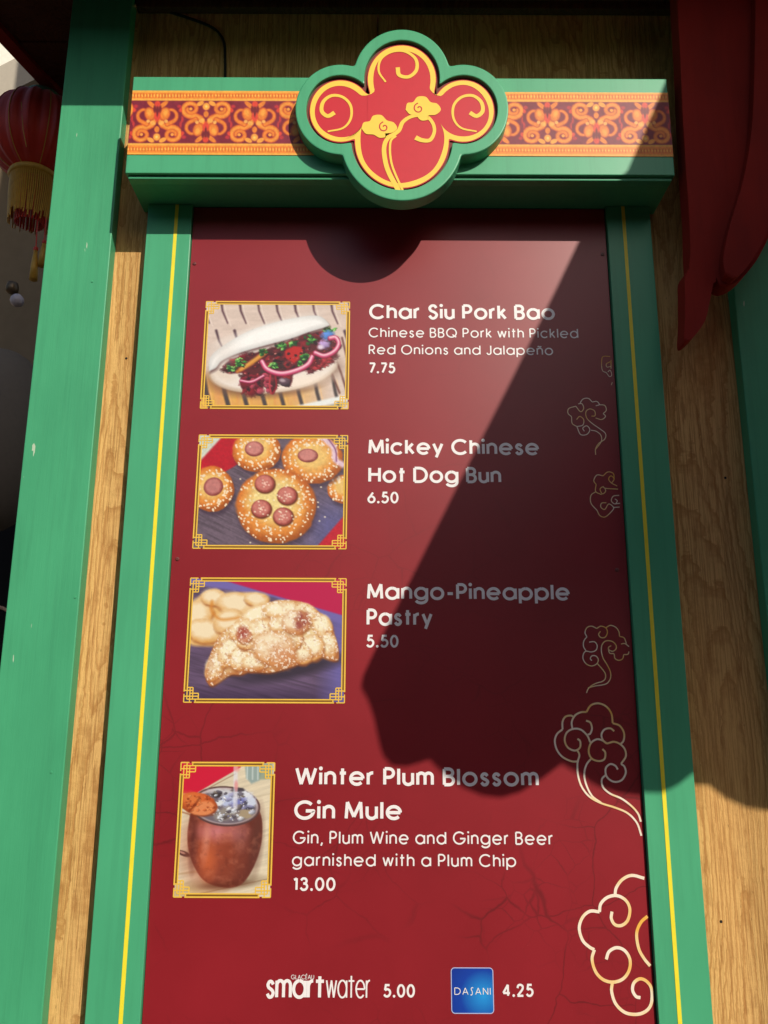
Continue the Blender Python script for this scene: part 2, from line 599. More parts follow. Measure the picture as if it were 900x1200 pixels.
# monoline geometric alphabet: (advance width, [strokes]); cap height 1, x-height .70
XH = 0.73
def bars(p): return [[a, b] for a, b in zip(p, p[1:])]
def glyphs():
    r = XH / 2
    G = {}
    st = lambda x, a, b: [(x, a), (x, b)]
    o = arc(r, r, r, r, 90, 450, 26)
    G['o'] = (2 * r, [o]); G['a'] = (2 * r, [o, st(2 * r, 0, XH)]); G['d'] = (2 * r, [o, st(2 * r, 0, 1)])
    G['b'] = (2 * r, [o, st(0, 0, 1)]); G['p'] = (2 * r, [o, st(0, -.3, XH)])
    G['g'] = (2 * r, [o, [(2 * r, XH), (2 * r, -.02)] + arc(r, -.02, r, .28, 0, -155, 12)[1:]])
    G['e'] = (2 * r, [arc(r, r, r, r, 0, 318, 24), [(0.03, r), (2 * r, r)]])
    G['c'] = (1.8 * r, [arc(r, r, r, r, 42, 318, 22)])
    hm = arc(.26, XH - .26, .26, .26, 180, 0, 12)
    G['h'] = (.52, [st(0, 0, 1), hm + [(.52, 0)]]); G['n'] = (.52, [st(0, 0, XH), hm + [(.52, 0)]])
    G['m'] = (.86, [st(0, 0, XH), arc(.215, XH - .215, .215, .215, 180, 0, 10) + [(.43, 0)], arc(.645, XH - .215, .215, .215, 180, 0, 10) + [(.86, 0)]])
    G['u'] = (.52, [[(0, XH)] + arc(.26, .26, .26, .26, 180, 360, 12), st(.52, 0, XH)])
    G['r'] = (.27, [st(0, 0, XH), arc(.27, XH - .27, .27, .27, 180, 85, 8)])
    G['i'] = (0, [st(0, 0, XH), 'dot']); G['l'] = (0, [st(0, 0, 1)])
    G['t'] = (.34, [st(.16, 0, 1), [(0, XH - .02), (.36, XH - .02)]])
    G['T'] = (.50, [st(.24, 0, .93), [(0, XH - .02), (.50, XH - .02)]])
    G['k'] = (.46, [st(0, 0, 1), [(.42, XH), (.03, .30)], [(.15, .42), (.46, 0)]])
    G['w'] = (.84, bars([(0, XH), (.21, 0), (.42, XH), (.63, 0), (.84, XH)]))
    G['y'] = (.56, [[(0, XH), (.28, .03)], [(.56, XH), (.17, -.28)]])
    G['s'] = (.40, [spl([(.37, .56), (.27, .68), (.13, .68), (.04, .55), (.10, .42), (.28, .32), (.38, .19), (.29, .03), (.13, .01), (.01, .15)], 4)])
    G['C'] = (.90, [arc(.5, .5, .5, .5, 42, 318, 26)])
    G['G'] = (.98, [arc(.5, .5, .5, .5, 42, 352, 28) + [(.98, .45), (.56, .45)]])
    G['O'] = (1.0, [arc(.5, .5, .5, .5, 90, 450, 32)])
    G['Q'] = (1.0, [arc(.5, .5, .5, .5, 90, 450, 32), [(.60, .30), (.98, .0)]])
    G['S'] = (.54, [spl([(.50, .80), (.38, .97), (.18, .97), (.05, .80), (.12, .60), (.38, .46), (.52, .28), (.42, .05), (.20, .0), (.02, .20)], 5)])
    bowl = lambda w_, a, b: [(0, b)] + arc(w_ - (b - a) / 2, (a + b) / 2, (b - a) / 2, (b - a) / 2, 90, -90, 12) + [(0, a)]
    G['P'] = (.52, [st(0, 0, 1), bowl(.52, .45, 1)])
    G['B'] = (.54, [st(0, 0, 1), bowl(.50, .53, 1), bowl(.54, 0, .53)])
    G['R'] = (.54, [st(0, 0, 1), bowl(.52, .45, 1), [(.26, .45), (.54, 0)]])
    G['D'] = (.80, [st(0, 0, 1), [(0, 1), (.30, 1)] + arc(.30, .5, .5, .5, 90, -90, 20) + [(0, 0)]])
    G['H'] = (.66, [st(0, 0, 1), st(.66, 0, 1), [(0, .52), (.66, .52)]])
    G['J'] = (.40, [[(.40, 1), (.40, .22)] + arc(.20, .22, .20, .22, 0, -170, 10)])
    G['M'] = (.86, bars([(0, 0), (.06, 1), (.43, .10), (.80, 1), (.86, 0)]))
    G['W'] = (1.12, bars([(0, 1), (.28, 0), (.56, 1), (.84, 0), (1.12, 1)]))
    G['A'] = (.76, bars([(0, 0), (.38, 1), (.76, 0)]) + [[(.13, .32), (.63, .32)]])
    G['N'] = (.66, bars([(0, 0), (0, 1), (.66, 0), (.66, 1)]))
    G['I'] = (0, [st(0, 0, 1)]); G['L'] = (.42, [[(0, 1), (0, 0), (.42, 0)]])
    G['E'] = (.44, [[(.44, 1), (0, 1), (0, 0), (.44, 0)], [(0, .5), (.40, .5)]])
    G['U'] = (.62, [[(0, 1)] + arc(.31, .31, .31, .31, 180, 360, 14) + [(.62, 1)]])
    G['\u00c9'] = (.44, G['E'][1] + [[(.16, 1.14), (.34, 1.34)]])
    G['\u00f1'] = (.52, G['n'][1] + [spl([(.06, .88), (.16, .95), (.30, .88), (.44, .95)], 4)])
    G['\u0283'] = (.40, [spl([(.42, 1.0), (.28, 1.06), (.14, .95), (.13, .75), (.26, .45), (.27, .12), (.16, -.08), (.0, -.05)], 5)])
    G['-'] = (.34, [[(0, .36), (.34, .36)]])
    G['.'] = (.06, ['pt']); G[','] = (.08, [[(.10, .06), (.0, -.20)]])
    G['0'] = (.54, [arc(.27, .5, .27, .5, 90, 450, 26)])
    G['1'] = (.20, [st(.20, 0, 1), [(.20, .98), (0, .86)]])
    G['2'] = (.52, [spl([(.02, .70), (.09, .93), (.28, 1.0), (.47, .88), (.46, .62), (.25, .30), (.02, .02)], 5), [(0, 0), (.52, 0)]])
    G['3'] = (.50, [spl([(.03, .82), (.16, .98), (.36, .96), (.45, .77), (.36, .58), (.20, .55)], 5), spl([(.20, .55), (.40, .50), (.50, .29), (.40, .05), (.17, .0), (.0, .18)], 5)])
    G['4'] = (.58, bars([(.42, 0), (.42, 1), (0, .25), (.58, .25)]))
    G['5'] = (.52, [[(.46, 1), (.14, 1), (.07, .55)], spl([(.07, .55), (.28, .64), (.48, .50), (.50, .24), (.34, .02), (.12, .02), (.0, .17)], 5)])
    G['6'] = (.54, [arc(.27, .30, .27, .30, 90, 450, 24), [(.05, .44), (.40, 1)]])
    G['7'] = (.50, bars([(0, 1), (.52, 1), (.14, 0)]))
    G[' '] = (.10, [])
    return G


GL = glyphs()


def lettering(name, text, xl, xr, yb, yt, wt, parent, Y, track=0.17, mat=None, label=None, wx=1.0, wtx=None):
    """xl..xr, baseline yb and cap line yt in photo pixels at plane Y"""
    a, b = at(xl, yb, Y), at(xr, yb, Y)
    top = at(xl, yt, Y)
    H = top.z - a.z
    s = H / (1 + wt)
    strokes, x = [], 0.0
    for i, ch in enumerate(text):
        adv, sts = GL[ch]
        for stt in sts:
            if stt == 'dot': strokes.append(('d', (x, XH + .27)))
            elif stt == 'pt': strokes.append(('d', (x + .03, .02)))
            else: strokes.append(('s', [(x + p[0], p[1]) for p in stt]))
        x += adv + track + wt
    x -= track + wt
    tot = b.x - a.x
    sx = (tot - wt * s) / x
    V, Fc = [], []
    cnt = 0
    for kind, g in strokes:
        cnt += 1
        mp = lambda p: (a.x + wt * s / 2 + p[0] * sx, a.z + wt * s / 2 + p[1] * s)
        if kind == 'd': disc(V, Fc, mp(g), wt * s * 0.62, Y, cnt % 5)
        else:
            pts = [mp(p) for p in g]
            ribbon(V, Fc, pts, (wtx or wt) * s, Y, cnt % 5)
    o = obj(name, (V, Fc), mat or WHITE_T, parent)
    if label: o['label'] = label
    return o


def pxr(V, Fc, pts, wpx, Y, layer, closed=False, taper=None, smooth=5):
    """ribbon through photo-pixel points"""
    q = spl(pts, smooth) if smooth else pts
    q = [at(p[0], p[1], Y) for p in q]
    ribbon(V, Fc, [(p.x, p.z) for p in q], wpx * D * 1.03 / F, Y, layer, closed, taper)


# ================================================================== SETTING
M = N('worn_brown_concrete')
nz = M.noise((1, 1, 1), 3, 6, 0.6)
M.set(M.mix(nz, (0.055, 0.042, 0.036), (0.085, 0.065, 0.055)), 0.9, 0.2)
M.bump(M.noise((1, 1, 1), 60, 4), 0.3, 0.003)
CONC = M.m
g = obj('ground', ([(-400, -400, 0), (400, -400, 0), (400, 400, 0), (-400, 400, 0)], [(0, 1, 2, 3)]), CONC)
tag(g, 'worn brown concrete paving in front of the menu board', None, None, 'structure')

WY = 0.025                       # face of the plywood
PY = -0.010                      # face of the pilasters
BY = 0.0                         # face of the sign panel
HY = -0.119                      # face of the header
EY = -0.152                      # face of the crest
BMY = -0.010                     # face of the posts

# posts: x limits measured at the face
lb0, lb1 = at(72, 120, BMY).x, at(134, 240, BMY).x
rb0 = at(860, 340, BMY).x
SZ = at(450, 9, WY).z            # soffit height

wall = thing('plywood_wall', 'rough sawn yellow plywood wall behind the menu board', 'wall', (0, WY, 0))
wx = [lb0 + 0.03, -0.02, rb0 + 0.10]
for i in range(2):
    a, b = wx[i] + 0.0015, wx[i + 1] - 0.0015
    obj('plywood_panel', box((a, WY, 0.004), (b, WY + 0.018, SZ - 0.002), 0.0015), WOOD, wall)
obj('shading_wall', box((lb0 + 0.03, WY + 0.02, 0.0), (5.0, WY + 0.20, 8.05)), WOOD, wall)  # unseen upper height added to keep sun off the building behind
obj('upper_cladding', box((rb0 + 0.11, WY, 0.0), (5.0, WY + 0.018, SZ - 0.002)), WOOD, wall)

post = thing('timber_post', 'green painted square timber post at left with an amber plywood strip beside it', 'post', ((lb0 + lb1) / 2, 0, 0), 'green timber posts')
obj('shaft', box((lb0, BMY, 0.0), (lb1, WY - 0.002, SZ - 0.001), 0.0022), GREEN, post)
post2 = thing('timber_post', 'green timber post at the right frame edge, partly behind the red carved bracket', 'post', (rb0 + 0.07, 0, 0), 'green timber posts')
obj('shaft', box((rb0, BMY, 0.0), (rb0 + 0.14, WY - 0.002, SZ - 0.001), 0.0022), GREEN, post2)

for k, (o_, px, py, Y_) in enumerate(((post, 88, 700, BMY), (post, 108, 330, BMY), (post, 60, 905, BMY), (wall, 850, 560, WY), (wall, 845, 1080, WY), (wall, 148, 420, WY))):
    c = at(px, py, Y_)
    bm = bmesh.new()
    a_ = [bm.verts.new((c.x + .0028 * math.cos(q * math.pi / 5), Y_ - 0.0001, c.z + .0028 * math.sin(q * math.pi / 5))) for q in range(10)]
    b_ = [bm.verts.new((c.x + .002 * math.cos(q * math.pi / 5), Y_ - 0.0012, c.z + .002 * math.sin(q * math.pi / 5))) for q in range(10)]
    for q in range(10): bm.faces.new((a_[q], a_[(q + 1) % 10], b_[(q + 1) % 10], b_[q]))
    bm.faces.new(b_)
    obj('nail_head', bm, GREEN if o_ is post else CABLE, o_)

# -------------------------------------------------- eave roof: soffit boards, fascia, shadow edge at y=117 on the post
zs = at(100, 117, BMY).z
EE = (SZ - zs) / 0.68            # overhang measured from the post face
ye = BMY - EE
p1 = atz(0, 30, SZ); p2 = atz(76, 112, SZ)
roof = thing('eave_roof', 'dark red stained eave overhanging the whole top of the sign', 'roof', (0, 0, SZ))
dx = (p2.x - p1.x) / (p2.y - p1.y)
yb_ = 0.60
nb = 9
bw = (5.0 - (-1.02)) / 1
# boards run parallel to the wall, each its own piece
ys = np.linspace(ye, yb_, nb + 1)
for i in range(nb):
    y0, y1 = ys[i] + 0.001, ys[i + 1] - 0.001
    def ex(y): return p1.x + dx * (y - p1.y) if y > p1.y - 0.25 else p1.x + dx * (-0.25)
    bm = bmesh.new()
    zb = SZ + (0.0 if i % 2 else 0.003)
    pts = [(ex(y0), y0), (5.0, y0), (5.0, y1), (ex(y1), y1)]
    if y0 >= WY - 0.05: pts = [(ex(y0), y0), (lb0 + 0.03, y0), (lb0 + 0.03, y1), (ex(y1), y1)]
    lo = [bm.verts.new((x, y, zb)) for x, y in pts]; hi = [bm.verts.new((x, y, SZ + 0.03)) for x, y in pts]
    bm.faces.new(lo); bm.faces.new(hi[::-1])
    for k in range(4): bm.faces.new((lo[k], lo[(k + 1) % 4], hi[(k + 1) % 4], hi[k]))
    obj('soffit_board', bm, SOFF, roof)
obj('fascia', box((p1.x - 0.02, ye - 0.025, SZ - 0.0), (5.0, ye - 0.001, SZ + 0.16), 0.003), BROWN_RED, roof)
# barge board along the slanting left end
bm = bmesh.new()
e0 = Vector((ex(-0.18), -0.18, 0)); e1 = Vector((p2.x + dx * 0.25, p2.y + 0.25, 0))
dirv = (e1 - e0).normalized(); nv_ = Vector((-dirv.y, dirv.x, 0)) * 0.035
q = [e0 - nv_ * 0.1, e1 - nv_ * 0.1, e1 + nv_ * 0.9, e0 + nv_ * 0.9]
lo = [bm.verts.new((v.x, v.y, SZ - 0.012)) for v in q]; hi = [bm.verts.new((v.x, v.y, SZ + 0.10)) for v in q]
bm.faces.new(lo); bm.faces.new(hi[::-1])
for k in range(4): bm.faces.new((lo[k], lo[(k + 1) % 4], hi[(k + 1) % 4], hi[k]))
obj('barge_board', bm, BROWN_RED, roof)
tr = at(450, 8, WY - 0.03).z
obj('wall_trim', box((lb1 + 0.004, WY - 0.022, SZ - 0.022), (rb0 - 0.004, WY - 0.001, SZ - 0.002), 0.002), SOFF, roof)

# -------------------------------------------------- pilasters
def pilaster(xl_, xr_, xs, label):
    t = thing('pilaster', label, 'pilaster', ((xl_ + xr_) / 2, PY, 0.3), 'green pilasters flanking the menu')
    obj('moulding', box((xl_, PY, 0.30), (xr_, WY - 0.001, HZ0 - 0.001), 0.0012), GREEN_S, t)
    obj('yellow_stripe', box((xs - 0.0037, PY - 0.0008, 0.31), (xs + 0.0037, PY - 0.0001, HZ0 - 0.002)), YEL, t)
    obj('plinth', box((xl_ - 0.01, PY - 0.012, 0.0), (xr_ + 0.01, WY - 0.001, 0.299), 0.003), GREEN_S, t)
    return t


HZ1 = at(450, 91, HY).z
HZ0 = at(450, 204, HY).z
lp0 = (at(173, 245, PY).x + at(100, 1195, PY).x) / 2
lp1 = (at(223, 280, PY).x + at(164, 1195, PY).x) / 2
rp0 = (at(712, 266, PY).x + at(772, 1198, PY).x) / 2
rp1 = (at(768, 260, PY).x + at(829, 1198, PY).x) / 2
ls = (at(203.5, 285, PY).x + at(143, 1195, PY).x) / 2
rs = (at(731.5, 260, PY).x + at(796, 1195, PY).x) / 2
pilaster(lp0, lp1, ls, 'green pilaster with yellow pinstripe on the left side of the red menu')
pilaster(rp0, rp1, rs, 'green pilaster with yellow pinstripe on the right side of the red menu, mostly in shadow')

# -------------------------------------------------- header with printed band
header = thing('sign_header', 'green header beam with orange brocade scrollwork band above the menu', 'header beam', (0, HY, HZ0))
hx0 = (at(155, 90, HY).x + at(148, 203, HY).x) / 2
hx1 = (at(782, 92, HY).x + at(790, 205, HY).x) / 2
obj('beam', box((hx0, HY, HZ0), (hx1, WY - 0.001, HZ1), 0.0018), GREEN_S, header)
BZ1 = at(450, 107, HY).z
BZ0 = at(450, 182, HY).z
obj('lower_lip', box((hx0 + 0.004, HY + 0.008, HZ0 - 0.008), (hx1 - 0.004, HY + 0.028, HZ0 - 0.0005), 0.002), GREEN_S, header)


def paint_band(X, Y):
    # X, Y are photo pixels
    P = Pic(X, Y, (122, 22, 42))
    pitch = 57.2
    c = np.round((X - 184) / pitch)
    lx = np.abs(X - 184 - c * pitch)
    up = (c.astype(int) % 2) == 0
    cy = 143.5
    ly = np.where(up, cy - (Y), (Y) - cy)       # + = towards the tips
    Q = Pic(lx, ly, (128, 20, 46))
    Q.c += ((fbm(X / 9, Y / 9, 4) - .5) * 26)[..., None]
    O1, O2, O3, RD = (238, 132, 40), (250, 166, 62), (205, 84, 30), (226, 66, 44)
    # arms: from low centre out round the curl
    curl = [(18 + 10.5 * math.cos(R(a)) * k, -15 + 9.0 * math.sin(R(a)) * k) for a, k in [(120 - i * 22, 1 - i * 0.028) for i in range(23)]]
    Q.seg([(3, 2), (6, -4)] + curl, 7.2, O3, 0.7, 1, 4.2)
    Q.seg([(3, 2), (6, -4)] + curl, 5.0, O1, 0.8, 1, 2.6)
    Q.seg([(3, 2), (6, -4)] + curl[:12], 2.0, O2, 1.0, .8)
    Q.ell(18, -15, 2.0, 1.8, O2, 0, .3)
    # side stems rising to the tip
    s = spl([(12, -3), (21, 2), (22.5, 9), (17, 14), (9, 12)], 5)
    Q.seg(s, 5.5, O3, 0.7, 1, 3.0); Q.seg(s, 3.6, O1, 0.8, 1, 1.8); 
    Q.ell(8.5, 9, 6.6, 8.2, O3, -18, .12); Q.ell(8.8, 9.2, 5.2, 6.8, O1, -18, .2); Q.ell(9.5, 10.8, 2.6, 3.8, O2, -18, .4)
    Q.ell(5, -1.5, 3.4, 2.4, (248, 176, 80), 20, .3); Q.ell(10.5, 0.5, 2.2, 2.0, (250, 180, 90), 0, .3)
    Q.ell(7, 20, 6.5, 2.6, O1, 38, .2); Q.ell(3.2, 15, 1.6, 4.2, (120, 20, 30), 0, .4)
    Q.ell(0, 21, 3.4, 3.4, RD, 0, .2); Q.ell(0, 6, 3.6, 5.5, RD, 0, .2); Q.ell(0, 12, 1.3, 6, (120, 20, 30), 0, .3)
    Q.ell(0, -18, 4.2, 4.4, O2, 0, .2); Q.ell(7, -21.5, 4.6, 2.6, O2, 25, .2); Q.ell(0, -9, 3.0, 3.8, O1, 0, .2)
    Q.ell(0, -18, 1.5, 1.7, (255, 210, 110), 0, .5)
    Q.ell(28.6, 14, 3.6, 2.7, RD, 25, .25); Q.ell(25.5, 18, 2.6, 2.0, (190, 40, 50), 0, .3); Q.ell(28.6, -3, 2.4, 4.0, (196, 48, 48), 0, .3)
    P.c = Q.c
    # edge strips with little keys
    for y0, y1 in ((100, 118.5), (169, 190)):
        mk = (np.clip((Y - y0) / .8 + .5, 0, 1) * np.clip((y1 - Y) / .8 + .5, 0, 1))
        P.put(mk, (243, 140, 42))
    for yy, th_ in ((108.2, 1.6), (117.6, 1.6), (170, 1.6), (181.2, 1.4)):
        P.put(np.clip(1.2 - np.abs(Y - yy) / th_, 0, 1), (250, 184, 74))
    for yc_ in (112.8, 175.6):
        kk = (np.abs(((X / 3.6) % 1) - .5) < .24) & (np.abs(Y - yc_) < 2.6)
        P.put(kk * .55, (214, 92, 22))
        kk = (np.abs(((X / 3.6 + .5) % 1) - .5) < .2) & (np.abs(Y - yc_) < 1.2)
        P.put(kk * .8, (255, 205, 90))
    P.c *= (0.93 + 0.14 * fbm(X / 2.2, Y / 2.2, 8, 2))[..., None]
    return P.c


print_sheet('brocade_band', [(154.2, 107), (783.4, 107.6), (788, 182.6), (150, 182)], (0, 0), 1.0, HY - 0.0012, paint_band, 1.45, BAND, header)

# -------------------------------------------------- crest plaque (quatrefoil cloud shape)
crest = thing('crest_plaque', 'four-lobed cloud crest with green rim, red face and yellow cloud scrolls on the header', 'plaque', at(471, 150, HY))
CIR = [(399, 128, 53), (543, 128, 53), (471, 91, 57), (471, 163, 72)]
OC = (471, 130)


def cross(c1, c2, far):
    """the intersection of two circles that lies farther from the crest centre"""
    (x0, y0, r0), (x1, y1, r1) = c1, c2
    d = math.hypot(x1 - x0, y1 - y0)
    a = (r0 * r0 - r1 * r1 + d * d) / (2 * d)
    h = math.sqrt(max(r0 * r0 - a * a, 0))
    xm, ym = x0 + a * (x1 - x0) / d, y0 + a * (y1 - y0) / d
    c = [(xm + h * (y1 - y0) / d, ym - h * (x1 - x0) / d), (xm - h * (y1 - y0) / d, ym + h * (x1 - x0) / d)]
    return max(c, key=lambda p: math.hypot(p[0] - far[0], p[1] - far[1]))


def outline(inset):
    """union of the four circles, walked left lobe, top lobe, right lobe, bottom"""
    C4 = [(x, y, r - inset) for x, y, r in (CIR[0], CIR[2], CIR[1], CIR[3])]
    X4 = [cross(C4[i], C4[(i + 1) % 4], OC) for i in range(4)]
    res = []
    for i, c in enumerate(C4):
        p, q = X4[i - 1], X4[i]
        a0 = math.atan2(p[1] - c[1], p[0] - c[0]); a1 = math.atan2(q[1] - c[1], q[0] - c[0])
        while a1 < a0: a1 += 2 * math.pi
        n = 60 if i < 3 else 110
        res += [(c[0] + c[2] * math.cos(a0 + (a1 - a0) * k / n), c[1] + c[2] * math.sin(a0 + (a1 - a0) * k / n)) for k in range(n)]
    return res


def smooth_loop(pts, it=2):
    for _ in range(it):
        n = len(pts)
        pts = [((pts[i - 1][0] + 2 * pts[i][0] + pts[(i + 1) % n][0]) / 4, (pts[i - 1][1] + 2 * pts[i][1] + pts[(i + 1) % n][1]) / 4) for i in range(n)]
    return pts


def loop3(pts, Y, ref=EY):
    res = []
    for p in pts:
        q = at(p[0], p[1], ref)
        res.append((q.x, Y, q.z))
    return res


bm = bmesh.new()
rings = [(0, HY - 0.0005), (0, EY + 0.002), (0.6, EY + 0.0005), (1.6, EY), (12.0, EY), (12.6, EY + 0.0008), (12.8, EY + 0.010)]
prev = None
for ins, y in rings:
    r_ = [bm.verts.new(v) for v in loop3(smooth_loop(outline(ins)), y)]
    if prev:
        n = len(r_)
        for k in range(n): bm.faces.new((prev[k], prev[(k + 1) % n], r_[(k + 1) % n], r_[k]))
    prev = r_
obj('green_rim', bm, GREEN_S, crest)
CREST_RED = flat('crest_red_print', (0.56, 0.012, 0.026), 0.5, 0.4, var=0.06)
CREST_YEL = flat('crest_yellow_print', (0.90, 0.60, 0.07), 0.5, 0.4, var=0.05)
CREST_BR = flat('crest_groove_brown', (0.17, 0.04, 0.03), 0.6, 0.3)


def fill_loop(name, pts, Y, mat, parent, ref=None):
    V = loop3(pts, Y, ref if ref is not None else EY)
    c = Vector((0, 0, 0))
    bm = bmesh.new()
    vs = [bm.verts.new(v) for v in V]
    f = bm.faces.new(vs)
    bmesh.ops.triangulate(bm, faces=[f])
    return obj(name, bm, mat, parent)


FYc = EY + 0.006
fill_loop('groove', smooth_loop(outline(12.5)), FYc + 0.003, CREST_BR, crest)
bm = bmesh.new()
a_ = [bm.verts.new(v) for v in loop3(smooth_loop(outline(16.0)), FYc)]
b_ = [bm.verts.new(v) for v in loop3(smooth_loop(outline(16.0)), FYc + 0.0028)]
f = bm.faces.new(a_)
for k in range(len(a_)): bm.faces.new((a_[k], b_[k], b_[(k + 1) % len(a_)], a_[(k + 1) % len(a_)]))
bmesh.ops.triangulate(bm, faces=[f])
obj('red_face', bm, CREST_RED, crest)
# yellow outline between two offsets
o1, o2 = loop3(smooth_loop(outline(17.0)), FYc - 0.0004), loop3(smooth_loop([(p[0] + 0.8 * math.sin(i * .21), p[1] + 0.8 * math.sin(i * .13 + 1)) for i, p in enumerate(outline(22.5))]), FYc - 0.0004)
n = len(o1)
obj('yellow_outline', (o1 + o2, [(k, n + k, n + (k + 1) % n, (k + 1) % n) for k in range(n)]), CREST_YEL, crest)


def Z3(p):
    x, y = 330 + p[0] / 3.214, 20 + p[1] / 3.214
    return (473 + (x - 471) * .86, 150 + (y - 165) * .86)


YS = FYc - 0.0006
def scroll(pts, wd, lay, tp=None):
    V, Fc = [], []
    pxr(V, Fc, pts, wd, YS, lay, taper=tp)
    obj('yellow_scroll', (V, Fc), CREST_YEL, crest)


for sgn in (1, -1):
    def mir(pts): return [Z3(p) if sgn == 1 else (lambda q: (2 * 471.3 - q[0], q[1]))(Z3(p)) for p in pts]
    def mr(pts): return [(p[0] if sgn == 1 else 942.6 - p[0], p[1]) for p in pts]
    scroll(mr([(384, 154), (402, 150), (411, 139), (411, 124), (402, 114), (389, 112), (379, 119), (377, 130), (384, 136), (392, 132)]), 4.6, 1 + (sgn > 0), tp=lambda t: .45 + .75 * t)
scroll([(452, 96), (444, 84), (446, 70), (458, 61), (474, 60), (487, 69), (488, 82), (479, 90), (468, 88), (466, 79)], 4.4, 4, tp=lambda t: .5 + .7 * t)
scroll([Z3(p) for p in [(450, 775), (425, 730), (388, 660), (372, 606), (368, 550), (385, 510), (430, 480), (450, 440), (490, 415), (545, 412), (578, 440), (588, 480), (570, 518), (535, 520), (505, 508)]], 5.0, 6, tp=lambda t: 1.2 - .5 * t if t < .8 else .8 + (t - .8) * 2.4)
scroll([Z3(p) for p in [(462, 760), (440, 720), (400, 620), (395, 530), (420, 500)]], 2.6, 7)


def cloud_fill(pts, name):
    q = spl(pts + [pts[0]], 6)[:-1]
    return fill_loop(name, [Z3(p) for p in q], YS - 0.0004, CREST_YEL, crest)


cloud_fill([(268, 460), (278, 435), (305, 428), (320, 405), (355, 402), (380, 425), (410, 435), (425, 460), (405, 478), (370, 484), (388, 494), (350, 502), (322, 488), (288, 484)], 'yellow_cloud')
cloud_fill([(462, 378), (470, 350), (495, 345), (515, 322), (550, 322), (572, 345), (600, 352), (617, 378), (595, 400), (562, 404), (560, 422), (530, 425), (505, 402), (480, 398)], 'yellow_cloud')
for cx, cy in ((368, 462), (520, 380)):
    V, Fc = [], []
    sp_ = [(cx + (4 + 20 * t) * math.cos(R(200 + 420 * t)), cy + (4 + 20 * t) * math.sin(R(200 + 420 * t))) for t in [i / 10 for i in range(11)]]
    pxr(V, Fc, [Z3(p) for p in sp_], 1.5, YS - 0.0006, 2)
    obj('red_curl', (V, Fc), CREST_RED, crest)


# ================================================================== MENU BOARD
menu = thing('menu_board', 'tall deep red menu board with four food pictures and white lettering', 'menu board', ((lp1 + rp0) / 2, 0, 0.72))
obj('panel', box((lp1 + 0.0012, BY, 0.72), (rp0 - 0.0016, BY + 0.012, HZ0 - 0.002), 0.0008), PANEL, menu)
obj('bottom_rail', box((lp1 + 0.001, PY, 0.60), (rp0 - 0.001, WY - 0.001, 0.718), 0.002), GREEN_S, menu)
TY = BY - 0.0006

for px, py in ((228, 309), (208, 655), (706, 298), (723, 668)):
    c = at(px, py, BY)
    bm = bmesh.new()
    r_ = 0.0042
    pr = [(r_, 0.0), (r_, -0.0008), (r_ * .8, -0.0016), (r_ * .35, -0.0019), (r_ * .3, -0.0012)]
    prev = None
    for rr, yy in pr:
        ring = [bm.verts.new((c.x + rr * math.cos(k * math.pi / 6), BY + yy - 0.0001, c.z + rr * math.sin(k * math.pi / 6))) for k in range(12)]
        if prev:
            for k in range(12): bm.faces.new((prev[k], prev[(k + 1) % 12], ring[(k + 1) % 12], ring[k]))
        prev = ring
    bm.faces.new(prev)
    obj('screw', bm, flat('red_capped_screw', (0.16, 0.03, 0.03), 0.35, 0.6) if 'red_capped_screw' not in bpy.data.materials else bpy.data.materials['red_capped_screw'], menu)

TB, TS = 0.215, 0.15
LINES = [
    ('dish_title', 'Char Siu Pork Bao', 432.5, 650.5, 373.8, 357.0, TB), ('dish_text', 'Chinese BBQ Pork with Pickled', 432, 677.8, 395.2, 384.4, TS),
    ('dish_text', 'Red Onions and Jalape\u00f1o', 432, 648.3, 415.2, 404.4, TS), ('price', '7.75', 432, 463.3, 437.2, 425.3, TB),
    ('dish_title', 'Mickey Chinese', 431.5, 632, 532.4, 514.8, TB), ('dish_title', 'Hot Dog Bun', 431.5, 587.5, 565.4, 547.6, TB), ('price', '6.50', 430.5, 467, 589.5, 576.7, TB),
    ('dish_title', 'Mango-Pineapple', 430, 668, 702.5, 683.8, TB), ('dish_title', 'Pastry', 429.5, 507, 733, 714, TB), ('price', '5.50', 429, 467, 758.5, 744.5, TB),
    ('dish_title', 'Winter Plum Blossom', 345.5, 631.5, 920.2, 899.5, TB), ('dish_title', 'Gin Mule', 344.5, 471, 960.2, 938.8, TB),
    ('dish_text', 'Gin, Plum Wine and Ginger Beer', 343, 648.3, 988.7, 974.2, TS), ('dish_text', 'garnished with a Plum Chip', 342, 605, 1014.8, 1000.6, TS),
    ('price', '13.00', 343, 393, 1043.6, 1028.6, TB), ('price', '5.00', 449, 486.3, 1168.6, 1153.8, TB), ('price', '4.25', 588.7, 625.5, 1167.8, 1153.4, TB),
]
for nm, t_, xl, xr, yb, yt, wt in LINES:
    lettering(nm, t_, xl, xr, yb + .025 * (yb - yt), yt - .05 * (yb - yt), wt * .95, menu, TY, track=0.10 if wt == TB else 0.17)

# water logos
lg = lettering('logo', 'smarT', 311, 381, 1170.5, 1140, 0.15, menu, TY, track=0.05)
lettering('logo', 'waTer', 381.5, 434, 1170, 1140.5, 0.075, menu, TY, track=0.09)
lettering('logo', 'GLAC\u00c9AU', 341, 368, 1147.6, 1142.2, 0.13, menu, TY, track=0.10)
tile_c = [at(x, y, BY) for x, y in ((529, 1134), (578, 1134), (578, 1187.5), (529, 1187.5))]


def rrect(x0, z0, x1, z1, r, n=5):
    o = []
    for cx, cz, a in ((x1 - r, z1 - r, 0), (x0 + r, z1 - r, 90), (x0 + r, z0 + r, 180), (x1 - r, z0 + r, 270)):
        o += [(cx + r * math.cos(R(a + 90 * k / n)), cz + r * math.sin(R(a + 90 * k / n))) for k in range(n + 1)]
    return o


